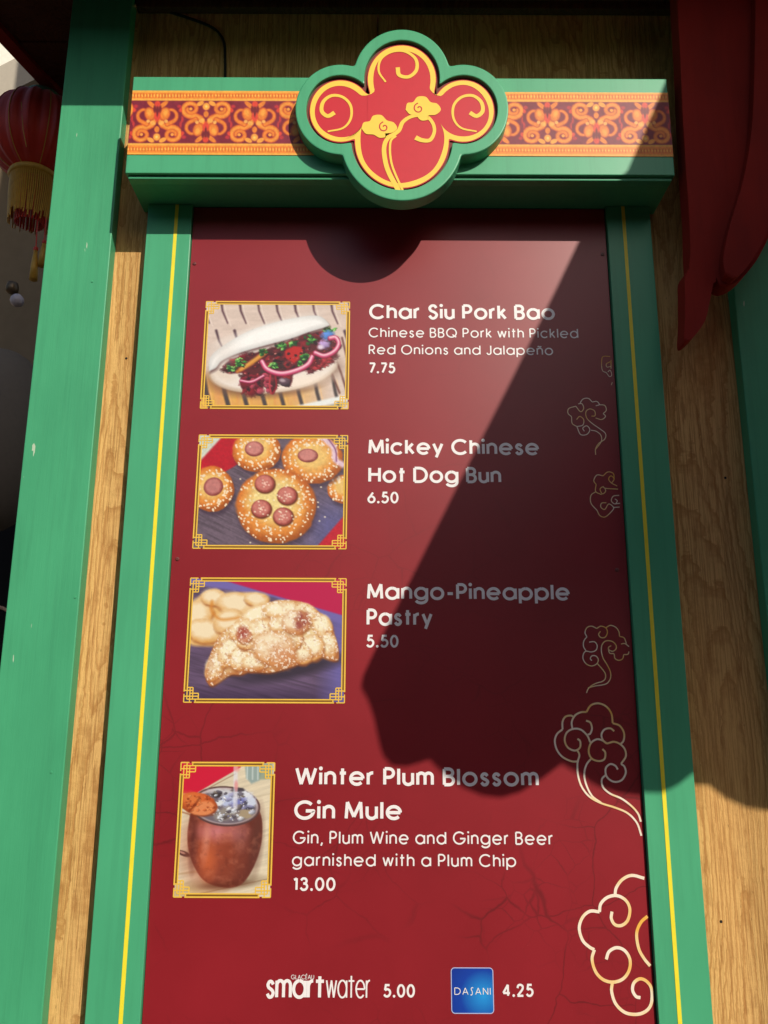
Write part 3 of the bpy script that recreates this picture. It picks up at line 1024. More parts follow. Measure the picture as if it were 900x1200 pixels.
tx0 = (tile_c[0].x + tile_c[3].x) / 2; tx1 = (tile_c[1].x + tile_c[2].x) / 2
tz1 = tile_c[0].z; tz0 = tile_c[2].z
M = N('blue_logo_print')
gx = M.n('ShaderNodeTexCoord')
mp = M.n('ShaderNodeMapping')
tcx, tcz = (tx0 + tx1) / 2, (tz0 + tz1) / 2
w_ = (tx1 - tx0)
M.l(M.coords((1 / w_, 0, 1 / w_), (-(tcx + 0.26 * w_ - menu.location.x * 0) / w_, 0, -(tcz - 0.1 * w_) / w_)), mp.inputs[0])
gr = M.n('ShaderNodeTexGradient', gradient_type='SPHERICAL')
M.l(mp.outputs[0], gr.inputs[0])
M.set(M.ramp(gr.outputs['Fac'], [(0.0, (0.008, 0.03, 0.26)), (0.45, (0.008, 0.05, 0.36)), (1.0, (0.02, 0.30, 0.72))]), 0.4, 0.4)
BLUE = M.m
V = [(p[0], TY, p[1]) for p in rrect(tx0, tz0, tx1, tz1, 0.006)]
tile = obj('blue_logo_tile', (V[::-1], [tuple(range(len(V)))]), BLUE, menu)
V, Fc = [], []
ribbon(V, Fc, rrect(tx0, tz0, tx1, tz1, 0.006), 0.0014, TY, 6, closed=True)
obj('tile_edge', (V, Fc), flat('pale_blue_edge', (0.45, 0.5, 0.75), 0.4), tile)
lettering('logo', 'DA\u0283ANI', 532.5, 575, 1165.8, 1157.2, 0.12, tile, TY - 0.0005, track=0.22)


# -------------------------------------------------- food pictures (flat print)
def scatter(P, region, n, pal, r0, r1, seed, soft=.35, wob=.5, alpha=.9, flat_=.6):
    """n small irregular dabs inside a polygon"""
    rnd = random.Random(seed)
    xs = [p[0] for p in region]; ys = [p[1] for p in region]
    def inside(x, y):
        c = False
        for (x0, y0), (x1, y1) in zip(region, region[1:] + region[:1]):
            if (y0 > y) != (y1 > y) and x < (x1 - x0) * (y - y0) / (y1 - y0) + x0: c = not c
        return c
    k = 0
    while k < n:
        x, y = rnd.uniform(min(xs), max(xs)), rnd.uniform(min(ys), max(ys))
        if not inside(x, y): continue
        k += 1
        r = rnd.uniform(r0, r1)
        P.ell(x, y, r, r * rnd.uniform(flat_ * .6, flat_ * 1.4), rnd.choice(pal), rnd.uniform(-50, 40), soft, wob, seed + k, .35, alpha)


def photo_bao(X, Y):
    P = Pic(X, Y, (220, 200, 190))
    P.c += ((fbm(X / 70, Y / 16, 2) - .5) * 22)[..., None]
    gold = np.clip((Y - 400 + (X - 300) * .10) / 70, 0, 1) * np.clip((760 - X) / 240, 0, 1)
    P.put(gold * .95, np.stack([222 + 10 * fbm(X / 20, Y / 60, 5), 150 + 34 * fbm(X / 14, Y / 70, 5), 70 + 30 * fbm(X / 20, Y / 60, 6)], -1))
    for k in range(-1, 9):
        x0 = 60 + k * 97
        wd = 11 + (k % 3) * 2
        P.seg([(x0 + 14, 40), (x0 + 24, 110), (x0 + 52, 175)], wd, (88, 56, 66), 5, 1, 6)
        P.seg([(x0 + 30, 60), (x0 + 46, 130), (x0 + 70, 190)], 3, (246, 232, 224), 4, .6)
        P.seg([(x0 - 8, 215), (x0 + 8, 270), (x0 + 34, 320)], wd, (84, 60, 70), 5, 1, 6)
        P.seg([(x0 + 24, 455), (x0 + 40, 540), (x0 + 68, 640)], 24 - k, (76, 66, 66), 5)
        P.seg([(x0 + 46, 470), (x0 + 84, 640)], 4, (250, 200, 130), 4, .6)
    for k in range(3):
        P.seg([(690 + k * 62, 330 + k * -40), (760 + k * 50, 440), (800 + k * 40, 540)], 10, (96, 52, 48), 5, .9)
    P.seg([(560, 628), (850, 562)], 30, (236, 240, 240), 6); P.seg([(560, 650), (850, 592)], 12, (110, 150, 146), 6, .6)
    P.ell(450, 436, 344, 126, (120, 84, 66), -6, .14, alpha=.8)
    P.ell(452, 418, 336, 122, (206, 184, 164), -6, .03); P.ell(456, 408, 328, 116, (238, 228, 220), -6, .06)
    P.ell(560, 490, 180, 30, (252, 236, 222), -9, .6, alpha=.8); P.ell(190, 440, 60, 34, (230, 214, 200), 20, .5)
    fillp = spl([(182, 402), (240, 362), (400, 318), (560, 262), (700, 215), (784, 246), (800, 300), (762, 360), (700, 412), (620, 424), (560, 440), (548, 490), (510, 505), (470, 480), (458, 545), (430, 540), (410, 500), (380, 545), (300, 535), (276, 480), (290, 440), (210, 440), (182, 402)], 6)
    P.poly(fillp, (92, 26, 34), 5)
    scatter(P, fillp, 130, [(126, 24, 36), (98, 20, 34), (150, 34, 40), (70, 30, 34), (110, 40, 46), (60, 40, 40)], 10, 30, 11)
    P.poly([(510, 320), (560, 295), (610, 300), (600, 350), (560, 385), (520, 360)], (190, 34, 34), 5)
    scatter(P, [(290, 440), (430, 440), (440, 540), (300, 530)], 26, [(132, 20, 44), (160, 36, 60), (104, 16, 34), (186, 70, 92)], 8, 22, 12)
    scatter(P, [(640, 370), (760, 350), (730, 410), (650, 425)], 22, [(150, 20, 36), (116, 14, 28), (182, 50, 60)], 8, 24, 13)
    scatter(P, fillp, 70, [(206, 88, 84), (176, 52, 54), (222, 140, 130), (150, 100, 96)], 2.5, 7, 14, .5)
    scatter(P, fillp, 50, [(34, 16, 22), (46, 20, 30)], 4, 12, 15, .4)
    for pts, c in (([(262, 430), (330, 392), (412, 330)], (196, 118, 44)), ([(280, 418), (340, 376), (396, 336)], (226, 160, 70))): P.seg(spl(pts, 5), 17, c, 6)
    G_ = [(32, 92, 40), (60, 140, 54), (100, 186, 80), (24, 70, 36), (140, 210, 110)]
    for cx, cy, n_, w_ in ((282, 382, 15, 30), (232, 416, 12, 30), (450, 400, 12, 30), (492, 296, 10, 26), (622, 358, 18, 28), (640, 262, 12, 34), (748, 212, 14, 34), (596, 392, 6, 16), (404, 326, 6, 22), (560, 280, 6, 20)):
        scatter(P, [(cx - w_, cy - 8), (cx, cy - w_ * .8), (cx + w_, cy - 6), (cx + w_ * .6, cy + w_ * .7), (cx - w_ * .7, cy + w_ * .6)], n_ + 6, G_, 5, 15, cx, .3, .6, .95, .5)
    P.ell(738, 238, 34, 24, (88, 140, 222), 0, .4, .4, 4, .3); P.ell(722, 286, 30, 24, (184, 156, 214), 0, .4, .4, 5, .3); P.ell(700, 300, 16, 12, (230, 214, 236), 0, .5)
    P.ell(512, 486, 34, 24, (96, 70, 84), 10, .15, .3, 8, .5); P.ell(500, 476, 14, 8, (180, 160, 170), 10, .5)
    P.seg(spl([(436, 450), (432, 500), (440, 545)], 4), 9, (186, 60, 70), 3); P.seg(spl([(462, 450), (468, 510), (448, 545)], 4), 8, (150, 22, 40), 3)
    for pts, wd in (([(392, 378), (420, 418), (490, 440), (570, 424), (632, 392), (655, 352)], 25), ([(672, 330), (720, 345), (772, 322), (796, 282), (780, 250), (750, 252)], 23), ([(280, 478), (336, 484), (400, 452)], 12)):
        P.seg(spl([(a, b + 5) for a, b in pts], 6), wd, (110, 16, 44), 5, .7); P.seg(spl(pts, 6), wd, (188, 44, 92), 3); P.seg(spl([(a, b - wd * .12) for a, b in pts], 6), wd * .6, (236, 150, 180), 4)
        P.seg(spl([(a, b - wd * .2) for a, b in pts], 6), wd * .16, (255, 226, 236), 3, .9)
    bun = spl([(112, 430), (114, 366), (164, 310), (300, 226), (450, 172), (610, 138), (695, 136), (742, 172), (735, 190), (640, 220), (540, 256), (400, 294), (260, 336), (180, 374), (150, 410), (112, 430)], 6)
    P.poly([(x + 6, y + 12) for x, y in bun], (60, 24, 30), 8, .6)
    P.poly(bun, (242, 242, 243), 3.5, shadefn=lambda x, y, d: (.86 + .18 * np.clip(d / 30, 0, 1) - np.clip((y - 345 + (x - 300) * .36) / 120, 0, 1) * .16) + .03 * (fbm(x / 40, y / 30, 6) - .5))
    P.ell(420, 205, 200, 26, (255, 255, 255), -17, .7, alpha=.6); P.ell(190, 330, 60, 50, (232, 224, 220), -40, .8, alpha=.6)
    P.c *= (0.98 + .04 * fbm(X / 7, Y / 7, 77, 2))[..., None]
    return P.c


def bunp(P, cx, cy, rx, ry, seed, rot=0):
    P.ell(cx + 8, cy + 22, rx, ry, (60, 40, 60), rot, .08, alpha=.55)
    P.ell(cx, cy, rx, ry, (196, 100, 34), rot, .03, .05, seed, .12)
    P.ell(cx - 6, cy - 10, rx * .88, ry * .86, (226, 140, 58), rot, .12, .08, seed + 1)
    P.ell(cx - 4, cy - 16, rx * .62, ry * .58, (238, 196, 116), rot, .3, .2, seed + 2)
    rnd = random.Random(seed)
    for k in range(int(rx * .75)):
        a = rnd.uniform(0, 360); rr = rnd.uniform(.55, .97)
        P.ell(cx + rx * rr * math.cos(R(a)), cy + ry * rr * math.sin(R(a)), rnd.uniform(4, 8), rnd.uniform(3.5, 6), (246, 226, 196), rnd.uniform(0, 180), .3)


def photo_buns(X, Y):
    P = Pic(X, Y, (104, 88, 104))
    P.c *= (0.75 + .5 * fbm((X + Y * .4) / 130, (Y - X * .5) / 9, 3))[..., None]
    P.put(np.clip((X - 560) / 200, 0, 1) * np.clip((Y - 300) / 200, 0, 1) * .6, (92, 96, 170))
    P.poly([(60, 40), (420, 40), (420, 120), (80, 320), (60, 320)], (186, 18, 40), 4)
    P.poly([(60, 40), (215, 40), (80, 190), (60, 190)], (206, 214, 200), 6)
    P.poly([(690, 650), (880, 430), (880, 650)], (192, 26, 48), 5)
    bunp(P, 850, 330, 90, 74, 41); bunp(P, 385, 130, 128, 108, 42)
    P.ell(372, 118, 50, 40, (128, 54, 52), 0, .06); P.ell(370, 114, 43, 34, (206, 134, 128), 0, .2, .1, 3)
    bunp(P, 680, 170, 160, 132, 43); P.ell(655, 152, 54, 36, (128, 54, 52), 0, .06); P.ell(653, 148, 46, 30, (206, 134, 128), 0, .2, .1, 5)
    bunp(P, 150, 330, 116, 120, 44)
    P.ell(158, 318, 52, 48, (130, 50, 50), -25, .06); P.ell(156, 315, 45, 41, (196, 124, 120), -25, .2, .1, 6)
    P.seg(spl([(740, 60), (790, 110), (800, 170), (840, 200)], 5), 30, (226, 196, 214), 8); P.seg(spl([(760, 60), (800, 120), (806, 180)], 5), 6, (130, 70, 120), 4)
    bunp(P, 488, 420, 212, 198, 45)
    P.ell(470, 370, 120, 100, (238, 220, 150), 0, .4, .2, 7, alpha=.8)
    for cx, cy in ((428, 300), (546, 362), (410, 432), (525, 472)):
        P.ell(cx + 3, cy + 5, 56, 50, (110, 52, 30), 0, .08); P.ell(cx, cy, 50, 46, (156, 66, 60), 0, .06); P.ell(cx - 3, cy - 3, 43, 39, (204, 122, 112), 0, .15, .1, cx)
        for k in range(9):
            P.ell(cx + 26 * math.cos(k * 2.4) * (k / 9), cy + 26 * math.sin(k * 2.4) * (k / 9), 5, 4, (236, 190, 176), 0, .4)
    rnd = random.Random(5)
    for k in range(60):
        P.ell(488 + rnd.gauss(0, 110), 420 + rnd.gauss(0, 100), 5, 4, (248, 236, 210), 0, .4, alpha=.8)
    P.c = P.c * (0.9 + .2 * fbm(X / 11, Y / 11, 31, 3))[..., None]
    return P.c


def photo_pastry(X, Y):
    P = Pic(X, Y, (98, 78, 108))
    P.c *= (0.7 + .55 * fbm((X + Y * .3) / 160, (Y - X * .25) / 9, 3))[..., None]
    P.put(np.clip((Y - 560) / 80, 0, 1) * .5, (44, 26, 60)); P.put(np.clip((X - 700) / 120, 0, 1) * .7, (112, 106, 190))
    P.poly([(60, 30), (480, 30), (840, 190), (840, 260), (500, 130), (60, 60)], (116, 104, 176), 8)
    P.poly([(200, 30), (870, 30), (870, 225), (640, 160)], (190, 22, 78), 5)
    P.ell(580, 490, 270, 44, (56, 46, 62), -12, .4, alpha=.95)

    def lump(cx, cy, rx, ry, rot, seed, top=(250, 240, 208), rim=(222, 160, 92), a=1.0):
        P.ell(cx + 3, cy + 8, rx * 1.04, ry * 1.06, (156, 88, 44), rot, .12, .08, seed, 0, a * .8)
        P.ell(cx, cy, rx, ry, rim, rot, .10, .10, seed, 0, a)
        P.ell(cx - rx * .08, cy - ry * .14, rx * .86, ry * .80, top, rot, .35, .18, seed + 1, 0, a)
    # rear pastry, out of focus
    P.poly(spl([(60, 180), (130, 120), (200, 90), (240, 115), (330, 105), (450, 110), (470, 160), (380, 260), (240, 360), (150, 375), (60, 350), (60, 180)], 5), (232, 186, 118), 9)
    for a in ((110, 220, 84, 70, -20, 101), (195, 130, 62, 42, 0, 102), (150, 300, 90, 60, 10, 103), (310, 160, 100, 56, 5, 104), (270, 250, 76, 56, -30, 105), (410, 140, 62, 34, 10, 106)):
        lump(*a, top=(248, 234, 204), rim=(226, 168, 92), a=.9)
    P.seg(spl([(188, 150), (186, 196), (230, 240), (320, 232)], 5), 13, (214, 134, 50), 8, .8)
    body = spl([(152, 500), (180, 410), (225, 320), (290, 265), (360, 210), (440, 165), (540, 142), (650, 155), (740, 215), (800, 310), (822, 420), (800, 445), (720, 425), (600, 470), (480, 505), (380, 500), (330, 516), (270, 520), (190, 572), (160, 550), (152, 500)], 6)
    P.poly([(x + 2, y + 8) for x, y in body], (120, 64, 34), 7)
    P.poly(body, (206, 140, 80), 4)
    P.poly([(x + (490 - x) * .06, y + (320 - y) * .08) for x, y in body], (236, 210, 158), 16)
    for a in ((200, 480, 44, 74, 24, 1), (270, 400, 52, 84, 20, 2), (330, 440, 60, 60, 0, 3), (420, 215, 84, 46, -18, 4), (540, 190, 96, 42, -4, 5), (660, 205, 66, 44, 28, 6), (740, 270, 48, 62, -30, 7), (770, 370, 44, 66, -14, 8),
              (690, 380, 58, 66, 8, 9), (640, 420, 50, 44, 0, 10), (330, 290, 66, 44, -36, 11), (430, 285, 66, 50, -10, 12), (520, 265, 50, 38, 0, 13), (355, 345, 48, 46, 0, 14), (590, 330, 50, 60, 10, 15), (400, 455, 70, 44, -6, 16)):
        lump(*a)
    lump(498, 385, 106, 86, 10, 20, (248, 232, 202), (216, 150, 92)); P.ell(540, 420, 60, 46, (206, 132, 84), 20, .7, .3, 21, alpha=.8)
    lump(608, 252, 72, 60, 0, 22, (246, 228, 198), (204, 132, 78)); P.ell(636, 248, 32, 42, (150, 64, 56), 20, .5, .5, 23, alpha=.9)
    lump(348, 322, 38, 36, 0, 24, (226, 180, 150), (190, 110, 74)); P.ell(338, 306, 26, 28, (166, 76, 68), 0, .4, .4, 25)
    mk, sd = Pic(X, Y, (0, 0, 0)).poly(body, (0, 0, 0), 4)
    P.put(np.clip((sd + 40) / 40, 0, 1) * mk * .5 * np.clip((Y - 330) / 120, 0, 1), (176, 94, 48))
    P.put(np.clip((.45 - fbm(X / 34, Y / 30, 71, 3)) * 6, 0, 1) * mk * .3, (206, 136, 76))
    s1 = np.clip((fbm(X / 9, Y / 9, 60, 2) - .60) * 9, 0, 1) * mk
    P.put(s1 * .8, (255, 248, 236))
    s2 = np.clip((fbm(X / 8, Y / 8, 61, 2) - .64) * 9, 0, 1) * mk * np.clip((fbm(X / 90, Y / 90, 6) - .40) * 5, 0, 1)
    P.put(s2 * .45, (176, 98, 56))
    return P.c


def photo_mug(X, Y):
    P = Pic(X, Y, (222, 208, 182))
    P.c *= (0.9 + .2 * fbm(X / 150, (Y + X * .3) / 18, 3))[..., None]
    P.seg([(60, 900), (300, 870)], 14, (176, 150, 110), 8, .6); P.seg([(250, 1045), (790, 925)], 7, (150, 120, 90), 5, .8); P.seg([(600, 330), (800, 285)], 8, (196, 180, 150), 5, .7)
    P.put(np.clip((Y - 930) / 80, 0, 1) * np.clip((500 - X) / 300, 0, 1) * .5, (196, 160, 96))
    P.poly([(90, 60), (560, 60), (560, 90), (220, 290), (90, 290)], (208, 24, 58), 4)
    P.seg([(270, 275), (520, 140)], 5, (120, 60, 40), 4, .7)
    P.poly([(590, 60), (720, 60), (700, 190), (640, 215), (600, 170)], (150, 168, 166), 8)
    for x in (610, 650, 690): P.seg([(x, 70), (x - 2, 180)], 9, (214, 226, 224), 5, .8)
    P.poly([(700, 60), (800, 60), (800, 175), (700, 185)], (110, 140, 120), 8, .6)
    P.ell(130, 742, 52, 20, (66, 48, 50), 20, .2); P.ell(120, 735, 24, 8, (190, 150, 140), 20, .3)
    P.ell(470, 960, 230, 44, (120, 96, 70), -5, .6, alpha=.7)
    body = spl([(178, 450), (160, 580), (165, 700), (210, 840), (290, 950), (420, 995), (540, 985), (620, 910), (690, 760), (722, 600), (705, 430), (600, 330), (300, 330), (178, 450)], 6)
    P.poly(body, (108, 48, 38), 5)
    P.ell(350, 700, 190, 250, (168, 78, 52), 8, .6, alpha=.9); P.ell(400, 575, 150, 60, (206, 124, 130), 0, .8, alpha=.9); P.ell(310, 800, 50, 110, (206, 100, 56), 0, .8, alpha=.8); P.ell(300, 640, 22, 120, (226, 150, 130), 6, .9, alpha=.6); P.ell(200, 640, 26, 170, (92, 38, 32), 2, .8, alpha=.8); P.ell(450, 760, 40, 150, (140, 60, 40), 0, .9, alpha=.7)
    P.ell(560, 610, 50, 90, (150, 92, 92), 0, .8, alpha=.5); P.ell(680, 640, 40, 200, (96, 52, 44), 5, .7, alpha=.7); P.ell(450, 975, 150, 26, (96, 40, 24), -5, .6, alpha=.6)
    mk, _ = Pic(X, Y, (0, 0, 0)).poly(body, (0, 0, 0), 4)
    P.put(np.clip((fbm(X / 44, Y / 40, 8) - .5) * 3, 0, 1) * mk * .28, (220, 140, 110)); P.put(np.clip((fbm(X / 30, Y / 30, 18) - .55) * 3, 0, 1) * mk * .3, (90, 36, 30))
    P.ell(445, 385, 262, 152, (92, 62, 62), 3, .02); P.ell(445, 383, 246, 138, (196, 178, 180), 3, .03)
    P.ell(445, 390, 232, 124, (112, 100, 112), 3, .06)
    for cx, cy, rx, ry, c in ((430, 290, 110, 34, (206, 206, 214)), (470, 350, 70, 50, (186, 196, 230)), (590, 300, 60, 36, (224, 228, 240)), (560, 370, 70, 40, (120, 124, 190)), (380, 300, 40, 22, (60, 50, 54)), (640, 350, 40, 40, (206, 214, 236)),
                              (450, 440, 90, 50, (148, 140, 134)), (600, 440, 60, 40, (168, 150, 124)), (540, 260, 50, 16, (72, 64, 72)), (620, 395, 40, 16, (74, 70, 90)), (400, 360, 30, 22, (222, 226, 234)), (500, 420, 26, 18, (214, 216, 226)), (440, 470, 36, 14, (90, 80, 80))):
        P.ell(cx, cy, rx, ry, c, cx % 40 - 20, .3, .35, cx)
    ice = [(300, 300), (420, 262), (560, 262), (660, 330), (660, 420), (560, 490), (400, 490), (340, 430)]
    scatter(P, ice, 46, [(226, 232, 246), (196, 204, 232), (92, 84, 100), (150, 150, 190), (236, 238, 244), (128, 116, 108), (74, 66, 80)], 7, 26, 90, .2, .6, .8, .6)
    scatter(P, ice, 30, [(255, 255, 255)], 2, 6, 91, .4)
    for x, wd in ((508, 10), (530, 8), (518, 20)): P.seg([(x + 4, 80), (x, 400)], wd, (226, 226, 240), 6, .65)
    P.ell(525, 230, 14, 40, (226, 120, 120), 0, .4, alpha=.6); P.ell(530, 100, 22, 24, (236, 150, 140), 0, .4, alpha=.6)
    P.ell(240, 368, 150, 84, (196, 88, 40), 12, .05, .08, 5, .2); P.ell(190, 330, 90, 44, (220, 118, 60), 10, .5, .2, 6)
    P.poly(spl([(180, 430), (250, 360), (330, 350), (365, 400), (310, 450), (220, 450), (180, 430)], 5), (226, 138, 88), 8)
    scatter(P, [(120, 300), (300, 300), (370, 380), (330, 440), (160, 420)], 60, [(160, 62, 24), (236, 150, 90), (206, 100, 50), (130, 46, 18)], 3, 13, 92, .4, .7, .6)
    P.seg(spl([(175, 420), (225, 360), (250, 320)], 5), 14, (120, 44, 18), 8, .7); P.seg(spl([(120, 430), (240, 462), (350, 450)], 5), 9, (130, 50, 20), 6, .7)
    return P.c


PICS = [
    ('food_picture', (220, 340), 4.5, [(98, 64), (852, 64), (842, 622), (72, 622)], photo_bao, 'picture of a white steamed bao filled with pork and greens'),
    ('food_picture', (215, 500), 4.5, [(84, 48), (862, 48), (856, 640), (54, 640)], photo_buns, 'picture of round seeded buns topped with sausage slices'),
    ('food_picture', (205, 670), 900 / 210, [(84, 36), (858, 36), (848, 654), (44, 654)], photo_pastry, 'picture of a sugared knobbly pastry horn on a purple mat'),
    ('food_picture', (195, 885), 900 / 140, [(115, 60), (812, 60), (780, 1065), (58, 1065)], photo_mug, 'picture of a copper mug of iced drink with a plum chip'),
]
for nm, org, sc, cr, fn, lab in PICS:
    o, (x0, x1, z0, z1) = print_sheet(nm, cr, org, sc, BY - 0.0004, fn, 1.35, PRINT, menu)
    o['label'] = lab
    # double gold border with a knot in each corner
    V, Fc = [], []
    px = D * 1.03 / F
    k = 11.5 * px
    w1 = 1.5 * px
    e = -0.6 * px
    for j, (off, wd) in enumerate(((e, 1.55), (e + 3.3 * px, 1.35))):
        X0, X1, Z0, Z1 = x0 + off, x1 - off, z0 + off, z1 - off
        g_ = k if j == 0 else k * .85
        ribbon(V, Fc, [(X0 + g_, Z1), (X1 - g_, Z1)], wd * px, TY, 1)
        ribbon(V, Fc, [(X0 + g_, Z0), (X1 - g_, Z0)], wd * px, TY, 1)
        ribbon(V, Fc, [(X0, Z0 + g_), (X0, Z1 - g_)], wd * px, TY, 2)
        ribbon(V, Fc, [(X1, Z0 + g_), (X1, Z1 - g_)], wd * px, TY, 2)
    for sx_, sz_, cx, cz in ((1, -1, x0 + e, z1 - e), (-1, -1, x1 - e, z1 - e), (1, 1, x0 + e, z0 + e), (-1, 1, x1 - e, z0 + e)):
        def L(pts, lay):
            ribbon(V, Fc, [(cx + sx_ * a * px, cz + sz_ * b * px) for a, b in pts], 1.25 * px, TY, lay)
        L([(9, 0), (0.0, 0)], 1); L([(0, 0), (0, 9)], 2)             # outer corner
        L([(0, 6.5), (6.5, 6.5)], 3); L([(6.5, 0), (6.5, 6.5)], 4)   # little outer square
        L([(3.3, 3.3), (16, 3.3)], 5); L([(3.3, 3.3), (3.3, 16)], 6)
        L([(3.3, 12.8), (9.7, 12.8)], 3); L([(9.7, 3.3), (9.7, 12.8)], 4)
        L([(6.5, 6.5), (16, 6.5)], 7); L([(6.5, 6.5), (6.5, 16)], 8)
        L([(6.5, 9.7), (16, 9.7)], 1); L([(16, 3.3), (16, 9.7)], 2); L([(3.3, 16), (9.7, 16)], 1); L([(9.7, 9.7), (9.7, 16)], 6)
        L([(12.8, 0), (12.8, 3.3)], 6); L([(0, 12.8), (3.3, 12.8)], 5)
    obj('gold_border', (V, Fc), GOLD, o)
    V, Fc = [], []
    for a, b in (((x0 + e + 1.65 * px, z0 + k), (x0 + e + 1.65 * px, z1 - k)), ((x1 - e - 1.65 * px, z0 + k), (x1 - e - 1.65 * px, z1 - k)),
                 ((x0 + k, z0 + e + 1.65 * px), (x1 - k, z0 + e + 1.65 * px)), ((x0 + k, z1 - e - 1.65 * px), (x1 - k, z1 - e - 1.65 * px))):
        ribbon(V, Fc, [a, b], 2.2 * px, TY + 0.00012, 0)
    obj('dark_inlay', (V, Fc), GOLDD, o)

# -------------------------------------------------- line-drawn clouds
def cloud(strokes, org, sc, wpx, label, taper=None):
    V, Fc = [], []
    for i, s_ in enumerate(strokes):
        pxr(V, Fc, [(org[0] + p[0] / sc, org[1] + p[1] / sc) for p in s_], wpx, TY, i % 9, taper=taper)
    o = obj('cloud_ornament', (V, Fc), GOLDL, menu)
    o['label'] = label


cloud([
    [(255, 548), (200, 548), (130, 515), (85, 460), (68, 390), (85, 335), (128, 298)], [(128, 298), (128, 240), (150, 200), (190, 190), (210, 198)],
    [(245, 372), (266, 392), (264, 440), (225, 464), (170, 440), (145, 385), (160, 325), (210, 295), (270, 300), (320, 345), (345, 400)],
    [(205, 292), (200, 240), (225, 190), (270, 165), (315, 162)], [(315, 162), (350, 110), (410, 95), (470, 120), (510, 175), (520, 250)],
    [(520, 250), (575, 270), (608, 325), (605, 385), (580, 415)], [(312, 230), (345, 245), (358, 290), (345, 330), (325, 340)],
    [(532, 312), (500, 290), (455, 300), (432, 340), (445, 385), (475, 408)],
    [(440, 452), (462, 480), (455, 530), (410, 546), (355, 525), (332, 470), (350, 405), (400, 375), (450, 390), (475, 408), (530, 395), (580, 415), (615, 455), (622, 510), (585, 568)],
    [(560, 612), (540, 582), (500, 570), (465, 605), (475, 670), (530, 708), (590, 695), (622, 640), (612, 590), (585, 568)],
    [(240, 455), (260, 500), (245, 560), (250, 660), (280, 750), (340, 825), (430, 875), (540, 910), (640, 955), (710, 1030), (745, 1130)],
    [(358, 520), (315, 575), (298, 650), (315, 735), (360, 820), (430, 872)],
    [(465, 655), (435, 690), (445, 750), (500, 800), (590, 840), (670, 900), (720, 960), (740, 1020)],
], (640, 810), 6.67, 2.0, 'largest gold cloud scroll with a long trailing tail')
cloud([
    [(415, 245), (425, 190), (470, 130), (540, 100), (632, 122)],
    [(392, 368), (388, 420), (415, 465), (465, 470), (510, 430), (525, 350), (495, 285), (430, 250), (360, 262), (310, 310), (300, 370)],
    [(300, 370), (230, 365), (175, 410), (150, 490), (175, 580), (225, 630), (262, 650)],
    [(262, 650), (245, 720), (270, 810), (325, 870), (400, 890), (475, 865), (520, 800), (525, 720), (485, 655), (425, 635), (370, 665), (350, 722)],
    [(395, 895), (390, 960), (420, 1050), (490, 1115), (580, 1128), (650, 1100), (685, 1040), (685, 940), (650, 885), (600, 865), (555, 895), (545, 950), (570, 995), (603, 1005)],
    [(655, 402), (605, 450), (575, 530), (590, 640), (630, 715), (675, 770)],
], (655, 1010), 6.315, 3.1, 'thick gold cloud outline at the bottom right corner')
CC = [
    [(195, 1035), (215, 985), (260, 940), (330, 905), (400, 885), (440, 850), (445, 790), (410, 730), (340, 650)],
    [(215, 970), (300, 945), (400, 930), (470, 905), (510, 840), (510, 760), (470, 670), (415, 580), (390, 480), (400, 400), (450, 350), (530, 355), (580, 400), (585, 450), (545, 485), (495, 470), (485, 435), (520, 412)],
    [(265, 610), (245, 580), (270, 545), (320, 550), (350, 595), (330, 650), (265, 680), (195, 655), (150, 590), (155, 520), (190, 485), (260, 495), (320, 470), (335, 410), (300, 362), (230, 365)],
    [(190, 485), (155, 420), (160, 350), (200, 295)], [(200, 295), (175, 240), (200, 175), (260, 155), (330, 185)],
    [(330, 185), (385, 155), (450, 180), (470, 240), (440, 300), (385, 305), (355, 265), (378, 222)], [(450, 175), (510, 145), (580, 170), (620, 225), (630, 290)],
    [(630, 290), (690, 310), (720, 385)], [(650, 390), (700, 385), (755, 425)], [(755, 490), (740, 525), (685, 530)], [(685, 530), (670, 585), (620, 605), (570, 580), (555, 520), (500, 510), (480, 440)],
]
cloud(CC, (670, 720), 11.25, 1.15, 'small gold cloud scroll beside the pastry name')
cloud([
    [(262, 725), (262, 685), (285, 650), (320, 625), (325, 590), (290, 560), (240, 525), (205, 490), (200, 450), (225, 432), (255, 445), (258, 475), (235, 478)],
    [(262, 690), (298, 640), (295, 600), (265, 575), (232, 568)], [(190, 575), (180, 555), (205, 540), (225, 565), (205, 595), (165, 595), (142, 545)],
    [(142, 545), (180, 535), (185, 500), (160, 480), (140, 500)], [(142, 545), (112, 525), (108, 482)], [(108, 482), (85, 460), (90, 430), (135, 415)], [(135, 415), (165, 450), (185, 430), (175, 400), (150, 400)],
    [(160, 400), (180, 370), (215, 365), (240, 388)], [(240, 388), (270, 385), (285, 405), (262, 412)], [(285, 405), (320, 410), (330, 440), (310, 462)], [(310, 462), (325, 480), (300, 500), (262, 490)],
], (650, 400), 5.456, 1.1, 'small gold cloud scroll with its tail curling down, beside the first dish')
cloud([
    [(400, 925), (362, 905), (345, 880), (360, 860), (380, 880), (365, 905)], [(380, 880), (375, 845), (340, 835), (310, 860)], [(310, 860), (270, 855), (250, 890), (265, 915)],
    [(405, 945), (325, 940), (310, 930), (290, 945), (305, 975), (325, 960), (322, 940)], [(265, 915), (262, 960), (300, 980)], [(262, 962), (232, 985), (232, 1035), (270, 1080)],
    [(270, 1080), (290, 1115), (325, 1122), (370, 1080), (375, 1060), (345, 1040), (320, 1075), (295, 1060), (300, 1035), (330, 1032)], [(375, 1062), (415, 1060)], [(412, 985), (375, 990), (362, 1020), (385, 1040), (400, 1020), (385, 1008)], [(385, 1040), (418, 1035)],
], (650, 400), 5.456, 1.1, 'small gold cloud pair cut off by the right edge of the menu')
